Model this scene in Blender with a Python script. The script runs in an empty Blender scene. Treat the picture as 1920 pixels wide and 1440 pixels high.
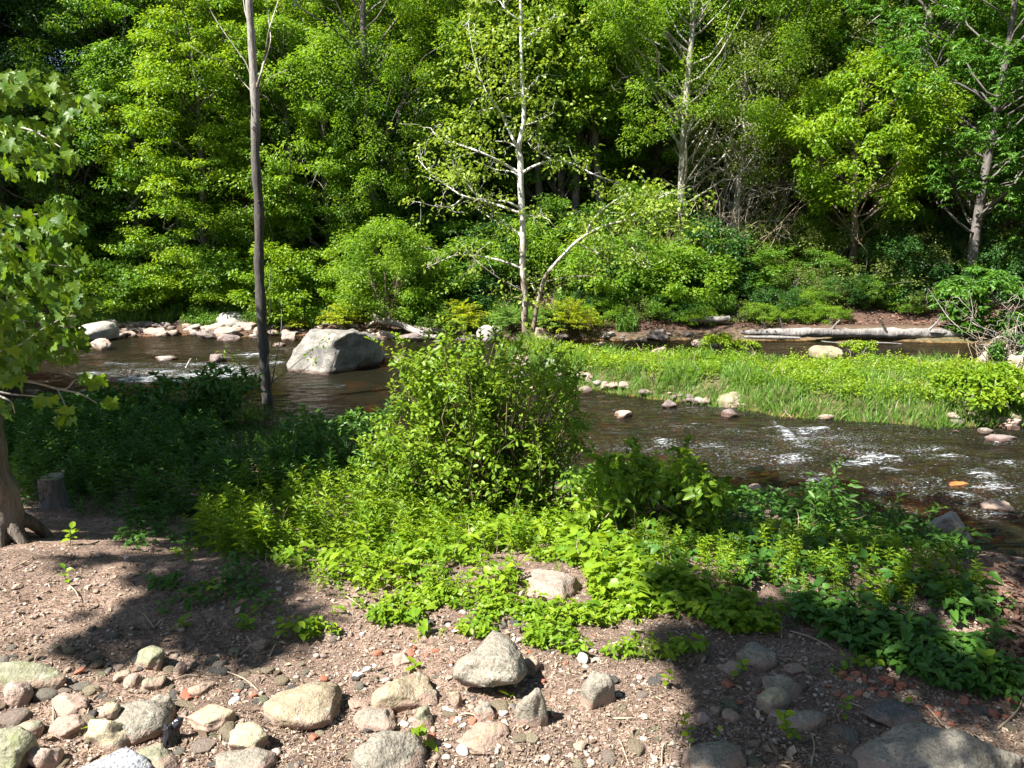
import bpy, math, random
import numpy as np
from mathutils import Vector
SC = bpy.context.scene
COL = SC.collection
R_ = math.radians
# ------------------------------------------------------------------ camera, sky, sun, exposure
PITCH = R_(12.0); FPX = 1450.0; CAMZ = 2.8
cam_d = bpy.data.cameras.new('camera'); cam = bpy.data.objects.new('camera', cam_d); COL.objects.link(cam)
cam.location = (0, 0, CAMZ); cam.rotation_euler = (R_(90) - PITCH, 0, 0)
cam_d.sensor_width = 36.0; cam_d.lens = 36.0 * FPX / 1920.0; cam_d.clip_start = 0.05; cam_d.clip_end = 1500
SC.camera = cam
SUN = Vector((-0.53, -0.31, 0.79)).normalized()          # direction towards the sun
elev = math.asin(SUN.z); azim = math.atan2(SUN.x, SUN.y)
world = bpy.data.worlds.new('World'); SC.world = world; world.use_nodes = True
wn = world.node_tree.nodes; wl = world.node_tree.links
sky = wn.new('ShaderNodeTexSky'); sky.sky_type = 'NISHITA'; sky.sun_disc = False
sky.sun_elevation = elev; sky.sun_rotation = azim; sky.air_density = 1.0; sky.dust_density = 0.6; sky.ozone_density = 1.0
wl.new(sky.outputs[0], wn['Background'].inputs[0]); wn['Background'].inputs[1].default_value = 0.055
sd = bpy.data.lights.new('sun', 'SUN'); sd.energy = 5.0; sd.angle = R_(0.53); sd.color = (1.0, 0.955, 0.89)
so = bpy.data.objects.new('sun', sd); COL.objects.link(so); so.rotation_euler = SUN.to_track_quat('Z', 'Y').to_euler()
SC.view_settings.view_transform = 'Standard'; SC.view_settings.look = 'None'
SC.view_settings.exposure = 1.68; SC.view_settings.gamma = 1.0; SC.view_settings.use_curve_mapping = False
SC.cycles.max_bounces = 7; SC.cycles.diffuse_bounces = 3; SC.cycles.glossy_bounces = 2
SC.cycles.transmission_bounces = 4; SC.cycles.transparent_max_bounces = 8
SC.cycles.use_denoising = True; SC.cycles.caustics_reflective = False; SC.cycles.caustics_refractive = False

# ------------------------------------------------------------------ noise
def _h(i, j, k, s):
    n = (i * 374761393 + j * 668265263 + k * 2147483647 + s * 1274126177) & 0xFFFFFFFF
    n = ((n ^ (n >> 13)) * 1274126177) & 0xFFFFFFFF
    n = ((n ^ (n >> 16)) * 2246822519) & 0xFFFFFFFF
    return ((n ^ (n >> 15)) & 0xFFFFFF) / float(0xFFFFFF)
def vn(P, s=0):                                           # value noise, -1..1
    P = np.asarray(P, float); I = np.floor(P).astype(np.int64); F = P - I; F = F * F * (3 - 2 * F)
    i, j, k = I[:, 0], I[:, 1], I[:, 2]; x, y, z = F[:, 0], F[:, 1], F[:, 2]
    def L(a, b, t): return a + (b - a) * t
    c = L(L(L(_h(i, j, k, s), _h(i+1, j, k, s), x), L(_h(i, j+1, k, s), _h(i+1, j+1, k, s), x), y),
          L(L(_h(i, j, k+1, s), _h(i+1, j, k+1, s), x), L(_h(i, j+1, k+1, s), _h(i+1, j+1, k+1, s), x), y), z)
    return c * 2 - 1
def fbm(P, o=4, s=0, g=0.5):
    P = np.asarray(P, float); a = 1.0; r = 0
    for q in range(o): r = r + a * vn(P * (2 ** q) + q * 17.3, s + q); a *= g
    return r
def xy3(x, y, z=0.0): return np.stack([np.ravel(x), np.ravel(y), np.full(np.size(x), z)], 1)

# ------------------------------------------------------------------ terrain
SHX = [-40, -14, -8, -5.7, -2.6, 0, 1, 2, 3, 4, 5, 8, 12, 40]
SHY = [13, 12.5, 12.2, 11.4, 9.6, 8.7, 8.3, 7.7, 6.8, 6.0, 5.5, 5.0, 4.8, 4.5]
FAX = [-40, -12, -6, 0, 5, 10, 40]
FAY = [19.5, 19.0, 18.9, 18.4, 18.1, 17.8, 17.0]
ISL = np.array([(-.3, 16.2), (.1, 14.6), (.55, 13.6), (1.1, 12.9), (1.7, 12.4), (3.1, 11.6), (4.6, 10.7), (5.8, 10.3), (7.2, 10.5),
                (9, 10.6), (12, 10.8), (15, 12.4), (14, 13.8), (9.8, 13.4), (6, 13.5), (3.7, 13.8), (1.8, 14.6), (.7, 15.7)])
def poly_sd(x, y, P):
    d = np.full(x.shape, 1e9); ins = np.zeros(x.shape, bool); n = len(P)
    for a in range(n):
        x0, y0 = P[a]; x1, y1 = P[(a + 1) % n]
        ex, ey = x1 - x0, y1 - y0
        t = np.clip(((x - x0) * ex + (y - y0) * ey) / (ex * ex + ey * ey), 0, 1)
        d = np.minimum(d, np.hypot(x - x0 - t * ex, y - y0 - t * ey))
        c = ((y0 > y) != (y1 > y))
        ins ^= c & (x < ex * (y - y0) / (ey if ey else 1e-9) + x0)
    return np.where(ins, d, -d)
def T(x, y, fine=True):
    x = np.asarray(x, float); y = np.asarray(y, float); sh = x.shape; x = x.ravel(); y = y.ravel()
    P = xy3(x, y)
    wob = 0.25 * vn(P * 0.9, 3)
    ys = np.interp(x, SHX, SHY) + wob; yf = np.interp(x, FAX, FAY) + wob
    d = ys - y; e = y - yf
    t = np.clip(d / np.maximum(ys - 3.4, 1.2), 0, 1); zb = 1.2 * (t ** 0.9) * (1 - 0.12 * np.sin(t * 3.14)) 
    # the bank rises a little towards the left where the trunk stands
    zb = zb + 0.10 * np.clip((-x - 1.5) / 2.5, 0, 1) * np.clip(d / 3, 0, 1)
    bed = -0.38 * np.clip(-d / 1.5, 0, 1) * np.clip(-e / 0.8, 0, 1) - 0.02
    hs = np.clip(e - 1.4, 0, 36)
    zf = 0.28 * np.clip(e / 0.8, 0, 1) + 0.40 * hs - 0.25 * np.clip(hs - 22, 0, 40)
    zf = zf + 0.25 * np.clip(e - 2, 0, 4) / 4 * fbm(P * 0.35, 3, 8)
    z = np.where(d > 0, zb, np.where(e < 0, bed, zf))
    s = poly_sd(x, y, ISL) + 0.12 * vn(P * 1.7, 5)
    zi = -0.30 + np.clip(s + 0.35, 0, 0.75) * 0.85 + 0.05 * vn(P * 1.1, 6) * (s > 0)
    z = np.where((d < 0) & (e < 0), np.maximum(z, zi), z)
    z = z + 0.022 * fbm(P * 2.2, 3, 11) * np.clip(np.abs(z) * 4, 0.5, 1)
    if fine: z = z + 0.008 * fbm(P * 11, 3, 12) * (y < 12)
    return z.reshape(sh)

# ------------------------------------------------------------------ picture <-> place
CO = np.array([0, 0, CAMZ]); FW = np.array([0, math.cos(PITCH), -math.sin(PITCH)]); UP = np.array([0, math.sin(PITCH), math.cos(PITCH)])
def rays(px, py):
    px = np.atleast_1d(np.asarray(px, float)); py = np.atleast_1d(np.asarray(py, float))
    return FW[None] + ((px - 960) / FPX)[:, None] * np.array([[1., 0, 0]]) - ((py - 720) / FPX)[:, None] * UP[None]
def D(px, py, Y):                                         # the point of a pixel at distance Y
    d = rays(px, py); return CO + d * (np.atleast_1d(Y) / d[:, 1])[:, None]
def D1(px, py, Y): return D(px, py, Y)[0]
_gx = np.arange(-24, 24.01, .06); _gy = np.arange(0, 41, .06)
_GZ = T(*np.meshgrid(_gx, _gy), False)
def TG(x, y):
    u = np.clip((x + 24) / .06, 0, len(_gx) - 1.001); v = np.clip(y / .06, 0, len(_gy) - 1.001); i = u.astype(int); j = v.astype(int); f = u - i; g = v - j
    return (_GZ[j, i] * (1 - f) + _GZ[j, i + 1] * f) * (1 - g) + (_GZ[j + 1, i] * (1 - f) + _GZ[j + 1, i + 1] * f) * g
def hit(px, py, water=True, ymax=40):
    if len(px) > 3000: return np.vstack([hit(px[k:k + 3000], py[k:k + 3000], water, ymax) for k in range(0, len(px), 3000)])
    d = rays(px, py); d = d / d[:, 1:2]; ysamp = np.concatenate([np.arange(1.2, 12, .05), np.arange(12, ymax, .12)])
    out = np.full(len(d), np.nan); X = d[:, 0:1] * ysamp; Z = CAMZ + d[:, 2:3] * ysamp; Yg = np.broadcast_to(ysamp, X.shape)
    G = TG(X, Yg)
    if water: G = np.maximum(G, 0)
    below = Z <= G; k = below.argmax(1); ok = below.any(1); r = np.arange(len(d)); k0 = np.maximum(k - 1, 0)
    a = Z[r, k0] - G[r, k0]; b = Z[r, k] - G[r, k]; tt = np.where(a - b > 1e-9, a / np.maximum(a - b, 1e-9), 0)
    yy = ysamp[k0] + (ysamp[k] - ysamp[k0]) * np.clip(tt, 0, 1); yy = np.where(ok, yy, ymax)
    return CO + d * yy[:, None]
def project(P):
    Q = np.asarray(P) - CO; z = Q @ FW; return 960 + FPX * Q[:, 0] / z, 720 - FPX * (Q @ UP) / z, z
def in_poly(x, y, P): return poly_sd(np.asarray(x, float), np.asarray(y, float), np.array(P, float)) > 0
def sample_poly(P, n, rng):
    P = np.array(P, float); lo = P.min(0); hi = P.max(0); o = np.zeros((0, 2))
    while len(o) < n:
        q = lo + rng.random((n * 2, 2)) * (hi - lo); o = np.vstack([o, q[in_poly(q[:, 0], q[:, 1], P)]])
    return o[:n]

# ------------------------------------------------------------------ mesh building
class MB:
    def __init__(s): s.V = []; s.L = []; s.C = []; s.A = []; s.n = 0
    def add(s, V, F, a=0.5):
        V = np.asarray(V, float); F = np.asarray(F, np.int64)
        s.V.append(V); s.L.append((F + s.n).ravel()); s.C.append(np.full(len(F), F.shape[1], np.int64))
        s.A.append(np.broadcast_to(np.asarray(a, float), (len(V),)).copy()); s.n += len(V); return s
    def mesh(s, name, mat, smooth=False):
        me = bpy.data.meshes.new(name); V = np.vstack(s.V); L = np.concatenate(s.L); C = np.concatenate(s.C)
        me.vertices.add(len(V)); me.vertices.foreach_set('co', V.astype(np.float32).ravel())
        me.loops.add(len(L)); me.loops.foreach_set('vertex_index', L.astype(np.int32))
        me.polygons.add(len(C)); st = np.concatenate([[0], np.cumsum(C)[:-1]])
        me.polygons.foreach_set('loop_start', st.astype(np.int32)); me.polygons.foreach_set('loop_total', C.astype(np.int32))
        me.update(calc_edges=True)
        if smooth: me.polygons.foreach_set('use_smooth', np.ones(len(C), bool))
        at = me.attributes.new('v', 'FLOAT', 'POINT'); at.data.foreach_set('value', np.concatenate(s.A).astype(np.float32))
        if mat: me.materials.append(mat)
        return me
    def build(s, name, mat, parent=None, smooth=False):
        o = bpy.data.objects.new(name, s.mesh(name, mat, smooth)); COL.objects.link(o)
        if parent: o.parent = parent
        return o
def tag(o, label=None, cat=None, group=None, kind=None):
    if label: o['label'] = label
    if cat: o['category'] = cat
    if group: o['group'] = group
    if kind: o['kind'] = kind
    return o
def empty(name, loc=(0, 0, 0), rz=0):
    o = bpy.data.objects.new(name, None); COL.objects.link(o); o.location = loc; o.rotation_euler = (0, 0, rz); o.empty_display_size = .1
    return o
def shift(root):                                          # children were built in world space: bring them under the base
    for ch in root.children:
        if ch.type == 'MESH': ch.data.transform(__import__('mathutils').Matrix.Translation(-root.location))
def copy_tree(o, parent=None, kids=None):
    c = o.copy(); COL.objects.link(c); c.parent = parent
    for ch in (kids if kids is not None else list(o.children)): copy_tree(ch, c)
    return c
def unit(v): return v / np.maximum(np.linalg.norm(v, axis=-1, keepdims=True), 1e-9)
RH = (np.array([(0, 0, 0), (.45, .5, .10), (1, 0, -.12), (.45, -.5, .10)]), np.array([(0, 1, 2), (0, 2, 3)]))
OV = (np.array([(0, 0, 0), (.28, .42, .09), (.66, .38, .06), (1, 0, -.12), (.66, -.38, .06), (.28, -.42, .09), (.35, 0, .0), (.7, 0, -.03)]),
      np.array([(0, 6, 1), (1, 6, 7), (1, 7, 2), (2, 7, 3), (0, 5, 6), (5, 7, 6), (5, 4, 7), (4, 3, 7)]))
def _fan(o):
    o = np.array(o, float); m = o[1:-1][::-1].copy(); m[:, 1] *= -1; ring = np.vstack([o, m]); c = np.array([[.35, 0]])
    P = np.vstack([ring, c]); w = np.abs(P[:, 1]) * .30 - P[:, 0] ** 2 * .30 + .07 * np.sin(P[:, 0] * 9 + np.abs(P[:, 1]) * 11); n = len(ring)
    return np.column_stack([P, w]), np.array([(i, (i + 1) % n, n) for i in range(n)])
HEART = _fan([(0, 0), (-.13, .2), (-.02, .42), (.25, .5), (.6, .33), (1, 0)])
MAPLE = _fan([(0, 0), (-.06, .2), (.03, .50), (.2, .38), (.36, .42), (.66, .54), (.58, .36), (.66, .24), (.84, .16), (1, 0)])
BL = (np.array([(0, .5, 0), (0, -.5, 0), (.4, .42, .10), (.4, -.42, .10), (.75, .28, .04), (.75, -.28, .04), (1, 0, -.18)]),
      np.array([(0, 1, 3), (0, 3, 2), (2, 3, 5), (2, 5, 4), (4, 5, 6)]))
def leaves(mb, pos, axis, nrm, L, W, tpl, v):
    pos = np.asarray(pos); N = len(pos)
    if N == 0: return
    a = unit(axis); s = unit(np.cross(nrm, a)); n = np.cross(a, s)
    tv, tf = tpl; L = np.broadcast_to(L, (N,))[:, None, None]; W = np.broadcast_to(W, (N,))[:, None, None]
    V = pos[:, None] + a[:, None] * tv[None, :, 0:1] * L + s[:, None] * tv[None, :, 1:2] * W + n[:, None] * tv[None, :, 2:3] * L
    F = tf[None] + (np.arange(N) * len(tv))[:, None, None]
    mb.add(V.reshape(-1, 3), F.reshape(-1, 3), np.repeat(np.broadcast_to(v, (N,)), len(tv)))
def tube(mb, pts, rad, seg=7, v=0.5, rough=0.0, seed=0, cap=True):
    P = np.asarray(pts, float); n = len(P); rad = np.broadcast_to(rad, (n,))
    t = unit(np.gradient(P, axis=0)); ref = np.array([0, 0, 1.]) if abs(t[:, 2]).mean() < .8 else np.array([1., 0, 0])
    s = unit(np.cross(t, ref)); u = np.cross(s, t); an = np.linspace(0, 2 * math.pi, seg, endpoint=False)
    dirs = s[:, None] * np.cos(an)[None, :, None] + u[:, None] * np.sin(an)[None, :, None]
    r = rad[:, None, None] * np.ones((1, seg, 1))
    if rough:
        q = (P[:, None] + dirs * rad[:, None, None]).reshape(-1, 3) / max(rad.max(), 1e-3)
        r = r * (1 + rough * fbm(q * 1.1, 3, seed)).reshape(n, seg, 1)
    V = (P[:, None] + dirs * r).reshape(-1, 3)
    i = np.arange(n - 1)[:, None] * seg; j = np.arange(seg)[None]; k = (j + 1) % seg
    F = np.stack([i + j, i + k, i + seg + k, i + seg + j], -1).reshape(-1, 4)
    mb.add(V, F, v)
    if cap and rad[0] > .004:
        for b, e in ((0, False), (n - 1, True)):
            ring = V[b * seg:(b + 1) * seg]; c = ring.mean(0, keepdims=True); idx = np.arange(seg)
            F2 = np.stack([idx, (idx + 1) % seg, np.full(seg, seg)], 1); mb.add(np.vstack([ring, c]), F2 if e else F2[:, ::-1], v)
def smooth_path(P, m):
    P = np.asarray(P, float); n = len(P)
    if n < 3: t = np.linspace(0, 1, m)[:, None]; return P[0] * (1 - t) + P[-1] * t
    t = np.linspace(0, n - 1 - 1e-6, m); i = t.astype(int); f = (t - i)[:, None]
    g = lambda k: P[np.clip(k, 0, n - 1)]
    p0, p1, p2, p3 = g(i - 1), g(i), g(i + 1), g(i + 2)
    return .5 * (2 * p1 + (p2 - p0) * f + (2 * p0 - 5 * p1 + 4 * p2 - p3) * f ** 2 + (3 * p1 - p0 - 3 * p2 + p3) * f ** 3)
def limb(mb, a, b, r0, r1, rng, wig=.06, m=8, seg=5, sag=0.0):
    a = np.asarray(a, float); b = np.asarray(b, float); L = np.linalg.norm(b - a); t = np.linspace(0, 1, 5)[:, None]
    P = a * (1 - t) + b * t + rng.normal(0, wig * L, (5, 3)) * np.sin(t * 3.14) ; P[:, 2] += sag * L * np.sin(t[:, 0] * 3.14)
    P = smooth_path(P, m); tube(mb, P, np.linspace(r0, r1, m), seg, rng.random()); return P

# ------------------------------------------------------------------ materials
def nt(name):
    m = bpy.data.materials.new(name); m.use_nodes = True; t = m.node_tree; b = t.nodes['Principled BSDF']; return m, t, b
def N(t, typ, **kw):
    n = t.nodes.new(typ)
    for k, v in kw.items():
        if k.startswith('i_'): n.inputs[int(k[2:]) if k[2:].isdigit() else k[2:].replace('_', ' ')].default_value = v
        else: setattr(n, k, v)
    return n
def ramp(t, fac, stops):
    r = t.nodes.new('ShaderNodeValToRGB'); e = r.color_ramp.elements
    e[0].position, e[0].color = stops[0][0], (*stops[0][1], 1); e[1].position, e[1].color = stops[1][0], (*stops[1][1], 1)
    for p, c in stops[2:]: x = e.new(p); x.color = (*c, 1)
    t.links.new(fac, r.inputs[0]); return r.outputs[0]
def noise(t, scale, detail=6, rough=.6, dist=0, co=None):
    n = N(t, 'ShaderNodeTexNoise'); n.inputs['Scale'].default_value = scale; n.inputs['Detail'].default_value = detail
    n.inputs['Roughness'].default_value = rough; n.inputs['Distortion'].default_value = dist
    if co is None:
        co = t.nodes.new('ShaderNodeNewGeometry').outputs['Position']
    t.links.new(co, n.inputs['Vector']); return n.outputs[0]
def mixc(t, fac, a, b, blend='MIX'):
    m = t.nodes.new('ShaderNodeMix'); m.data_type = 'RGBA'; m.blend_type = blend
    for s, x in ((0, fac), (6, a), (7, b)):
        if isinstance(x, (int, float)): m.inputs[s].default_value = x
        elif isinstance(x, tuple): m.inputs[s].default_value = (*x, 1)
        else: t.links.new(x, m.inputs[s])
    return m.outputs[2]
def bump(t, b, h, strength=.5, dist=.02):
    n = t.nodes.new('ShaderNodeBump'); n.inputs['Strength'].default_value = strength; n.inputs['Distance'].default_value = dist
    t.links.new(h, n.inputs['Height']); t.links.new(n.outputs[0], b.inputs['Normal']); return n
def mth(t, op, a, b=0.0, clamp=False):
    m = t.nodes.new('ShaderNodeMath'); m.operation = op; m.use_clamp = clamp
    for s, x in ((0, a), (1, b)):
        if isinstance(x, (int, float)): m.inputs[s].default_value = x
        else: t.links.new(x, m.inputs[s])
    return m.outputs[0]
def attr(t, name='v'): return N(t, 'ShaderNodeAttribute', attribute_name=name).outputs['Fac']
def leaf_mat(name, a, b, trans=.42, tint=(1.5, 1.35, .5), rough=.42, clump=1.2, spec=.35):
    m, t, p = nt(name); v = attr(t); n = noise(t, clump, 2)
    f = mth(t, 'ADD', mth(t, 'MULTIPLY', v, .62), mth(t, 'MULTIPLY', n, .5))
    c = ramp(t, f, [(.25, a), (.85, b)])
    t.links.new(c, p.inputs['Base Color']); p.inputs['Roughness'].default_value = rough; p.inputs['Specular IOR Level'].default_value = spec
    tr = t.nodes.new('ShaderNodeBsdfTranslucent'); tc = mixc(t, 1.0, c, tint, 'MULTIPLY'); t.links.new(tc, tr.inputs[0])
    mx = t.nodes.new('ShaderNodeMixShader'); mx.inputs[0].default_value = trans
    t.links.new(p.outputs[0], mx.inputs[1]); t.links.new(tr.outputs[0], mx.inputs[2])
    t.links.new(mx.outputs[0], t.nodes['Material Output'].inputs['Surface']); return m
def bark_mat(name, a, b, sc=6, st=.8):
    m, t, p = nt(name); g = t.nodes.new('ShaderNodeTexCoord').outputs['Object']
    mp = N(t, 'ShaderNodeMapping'); mp.inputs['Scale'].default_value = (1, 1, .22); t.links.new(g, mp.inputs[0])
    n = noise(t, sc * 5, 6, .65, .3, mp.outputs[0]); n2 = noise(t, sc * .5, 3, .6, 0, g)
    c = ramp(t, mth(t, 'ADD', mth(t, 'MULTIPLY', n, .6), mth(t, 'MULTIPLY', n2, .45)), [(.38, a), (.66, b)])
    t.links.new(c, p.inputs['Base Color']); p.inputs['Roughness'].default_value = .9; p.inputs['Specular IOR Level'].default_value = .2
    bump(t, p, n, st, .03); return m
def rock_mat(name, a, b, speck=.5, dark=(.05, .045, .04), sc=1.0, moss=0.0, wet=False):
    m, t, p = nt(name); g = t.nodes.new('ShaderNodeTexCoord').outputs['Object']
    big = noise(t, 5 * sc, 5, .6, .4, g); c = ramp(t, big, [(.36, a), (.64, b)])
    fine = noise(t, 90 * sc, 3, .7, 0, g); c = mixc(t, mth(t, 'MULTIPLY', ramp(t, fine, [(.50, (0, 0, 0)), (.62, (1, 1, 1))]), speck), c, dark)
    f2 = noise(t, 140 * sc, 2, .6, 0, g); c = mixc(t, mth(t, 'MULTIPLY', ramp(t, f2, [(.56, (0, 0, 0)), (.66, (1, 1, 1))]), speck * .7), c, (.5, .47, .42))
    st = noise(t, 11 * sc, 4, .7, .8, g); c = mixc(t, mth(t, 'MULTIPLY', ramp(t, st, [(.55, (0, 0, 0)), (.68, (1, 1, 1))]), .55), c, (.11, .085, .06))
    if moss: c = mixc(t, mth(t, 'MULTIPLY', ramp(t, noise(t, 8 * sc, 4, .6, .2, g), [(.48, (0, 0, 0)), (.6, (1, 1, 1))]), moss), c, (.10, .12, .03))
    lich = noise(t, 14 * sc, 5, .75, .3, g); c = mixc(t, mth(t, 'MULTIPLY', ramp(t, lich, [(.58, (0, 0, 0)), (.62, (1, 1, 1))]), .5), c, (.42, .42, .34))
    crk = N(t, 'ShaderNodeTexVoronoi', feature='DISTANCE_TO_EDGE'); crk.inputs['Scale'].default_value = 4.5 * sc; wv = N(t, 'ShaderNodeVectorMath', operation='ADD'); t.links.new(g, wv.inputs[0])
    nc = N(t, 'ShaderNodeTexNoise'); nc.inputs['Scale'].default_value = 6 * sc; t.links.new(g, nc.inputs['Vector']); t.links.new(nc.outputs[1], wv.inputs[1]); t.links.new(wv.outputs[0], crk.inputs['Vector'])
    ck = ramp(t, crk.outputs[0], [(.004, (1, 1, 1)), (.014, (0, 0, 0))]); c = mixc(t, mth(t, 'MULTIPLY', mth(t, 'MULTIPLY', ck, .55), ramp(t, noise(t, 3 * sc, 2, .5, 0, g), [(.5, (0, 0, 0)), (.6, (1, 1, 1))])), c, dark)
    if not wet:
        hz = mth(t, 'SUBTRACT', attr(t), mth(t, 'MULTIPLY', noise(t, 20, 4, .7, 0, g), .08)); c = mixc(t, mth(t, 'MULTIPLY', ramp(t, mth(t, 'ADD', hz, .5), [(.487, (1, 1, 1)), (.502, (0, 0, 0))]), .85), c, (.30, .21, .165))
    p.inputs['Roughness'].default_value = .85; p.inputs['Specular IOR Level'].default_value = .25
    if wet:
        z = N(t, 'ShaderNodeSeparateXYZ'); gp = t.nodes.new('ShaderNodeNewGeometry').outputs['Position']; t.links.new(gp, z.inputs[0])
        zz = mth(t, 'ADD', z.outputs[2], mth(t, 'MULTIPLY', mth(t, 'SUBTRACT', big, .5), .1))
        w = ramp(t, zz, [(.035, (1, 1, 1)), (.075, (0, 0, 0))]); c = mixc(t, mth(t, 'MULTIPLY', w, .8), c, (.07, .03, .018))
        t.links.new(mth(t, 'SUBTRACT', .85, mth(t, 'MULTIPLY', w, .6)), p.inputs['Roughness'])
    t.links.new(c, p.inputs['Base Color'])
    h = mth(t, 'ADD', mth(t, 'MULTIPLY', fine, .25), mth(t, 'ADD', big, mth(t, 'MULTIPLY', noise(t, 28 * sc, 5, .65, 0, g), .6)))
    dn = noise(t, 3.2 * sc, 5, .7, .6, g); bump(t, p, mth(t, 'ADD', h, mth(t, 'MULTIPLY', dn, 1.2)), .85, .022); return m
M = {}
M['grey'] = rock_mat('granite_grey', (.19, .17, .135), (.31, .28, .22), .5)
M['tan'] = rock_mat('granite_tan', (.26, .20, .13), (.36, .30, .20), .35)
M['pink'] = rock_mat('granite_pink', (.29, .21, .17), (.38, .31, .25), .45)
M['cream'] = rock_mat('quartz_cream', (.34, .28, .17), (.47, .41, .29), .3)
M['green'] = rock_mat('mossy_grey', (.20, .20, .13), (.30, .29, .20), .3, moss=.7)
M['blue'] = rock_mat('blue_grey_granite', (.25, .27, .30), (.36, .38, .41), .8)
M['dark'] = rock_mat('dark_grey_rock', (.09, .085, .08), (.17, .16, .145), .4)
M['rgrey'] = rock_mat('river_granite_grey', (.26, .25, .22), (.42, .39, .34), .35, sc=.45, wet=True)
M['boulder'] = rock_mat('big_boulder_granite', (.13, .125, .115), (.31, .29, .25), .6, sc=.8, wet=True)
M['rpink'] = rock_mat('river_granite_pink', (.34, .24, .19), (.46, .36, .29), .35, sc=.5, wet=True)
M['rdark'] = rock_mat('river_granite_dark', (.16, .12, .11), (.26, .21, .19), .3, sc=.5, wet=True)
M['orange'] = rock_mat('stained_river_stone', (.24, .08, .02), (.48, .19, .04), .3, dark=(.2, .06, .01), sc=.6)
def plain(name, a, b, sc=20, rough=.9, bs=.4):
    m, t, p = nt(name); g = t.nodes.new('ShaderNodeTexCoord').outputs['Object']; n = noise(t, sc, 5, .6, .2, g)
    t.links.new(ramp(t, n, [(.35, a), (.65, b)]), p.inputs['Base Color']); p.inputs['Roughness'].default_value = rough; bump(t, p, n, bs, .01); return m
M['white'] = plain('white_plaster', (.55, .52, .47), (.78, .76, .72), 40)
M['brick'] = plain('red_brick', (.26, .085, .05), (.42, .17, .10), 30)
M['plastic'] = plain('black_plastic_film', (.012, .013, .016), (.03, .03, .035), 15, .25, .2)
M['drift'] = bark_mat('weathered_driftwood', (.22, .18, .15), (.50, .45, .39), 3, .5)
M['logwood'] = bark_mat('old_grey_log', (.11, .10, .095), (.36, .335, .31), 4, 1.0)
M['bark'] = bark_mat('dark_grey_bark', (.07, .062, .055), (.22, .20, .18), 5)
M['barkbrown'] = bark_mat('brown_bark', (.10, .07, .05), (.24, .19, .15), 3)
M['maplebark'] = bark_mat('smooth_brown_grey_bark', (.085, .065, .05), (.27, .23, .19), 4.5, 1.2)
M['barkpale'] = bark_mat('pale_grey_bark', (.22, .20, .17), (.42, .39, .34), 3, .5)
M['twig'] = plain('dry_twig', (.28, .21, .14), (.42, .34, .24), 20)
M['stem'] = plain('green_brown_stem', (.10, .11, .03), (.16, .12, .06), 20)
M['litter'] = leaf_mat('dry_litter', (.11, .075, .05), (.50, .39, .29), .08, (1, 1, 1), .8, 6, .1)
M['rlitter'] = leaf_mat('red_brown_leaf_litter', (.09, .05, .035), (.29, .17, .12), .1, (1, 1, 1), .8, 2, .1)
# greens
M['maple'] = leaf_mat('maple_leaf', (.05, .12, .015), (.15, .25, .025), .42, (1.4, 1.35, .4), clump=5, spec=.2)
M['canopy'] = leaf_mat('canopy_leaf', (.04, .09, .015), (.08, .15, .02), .22)
M['shrubleaf'] = leaf_mat('shrub_leaf', (.10, .21, .018), (.25, .37, .03), .42, (1.4, 1.3, .5), clump=4)
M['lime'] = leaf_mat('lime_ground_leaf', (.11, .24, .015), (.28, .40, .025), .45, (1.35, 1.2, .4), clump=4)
M['deep'] = leaf_mat('shade_tinted_leaf', (.035, .11, .018), (.10, .22, .03), .34, (1.4, 1.3, .5), clump=3)  # darker copy for plants in shade: tree shade put into the green
M['grass'] = leaf_mat('island_grass', (.10, .22, .03), (.20, .34, .06), .4, (1.2, 1.2, .6), clump=3)
M['herb'] = leaf_mat('yellow_green_herb', (.15, .29, .018), (.33, .44, .03), .45, (1.25, 1.15, .4), clump=2)
M['yellow'] = leaf_mat('yellow_green_leaf', (.12, .26, .015), (.27, .41, .03), .48, (1.4, 1.2, .4))
M['bright'] = leaf_mat('bright_green_leaf', (.10, .22, .02), (.25, .39, .035), .5, (1.4, 1.3, .5))
M['mid'] = leaf_mat('mid_green_leaf', (.065, .165, .02), (.18, .32, .035), .48, (1.4, 1.3, .5))
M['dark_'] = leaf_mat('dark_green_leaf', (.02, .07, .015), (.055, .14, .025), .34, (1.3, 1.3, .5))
M['oak'] = leaf_mat('oak_leaf', (.055, .16, .02), (.13, .28, .035), .42, (1.4, 1.3, .5))
M['syc'] = leaf_mat('pale_yellow_leaf', (.15, .26, .03), (.33, .43, .06), .45, (1.2, 1.15, .4))
M['olive'] = leaf_mat('olive_leaf', (.10, .15, .03), (.20, .26, .06), .4, (1.2, 1.15, .5))
M['fern'] = leaf_mat('yellow_fern', (.24, .34, .015), (.42, .50, .03), .5, (1.25, 1.1, .4))

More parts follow.
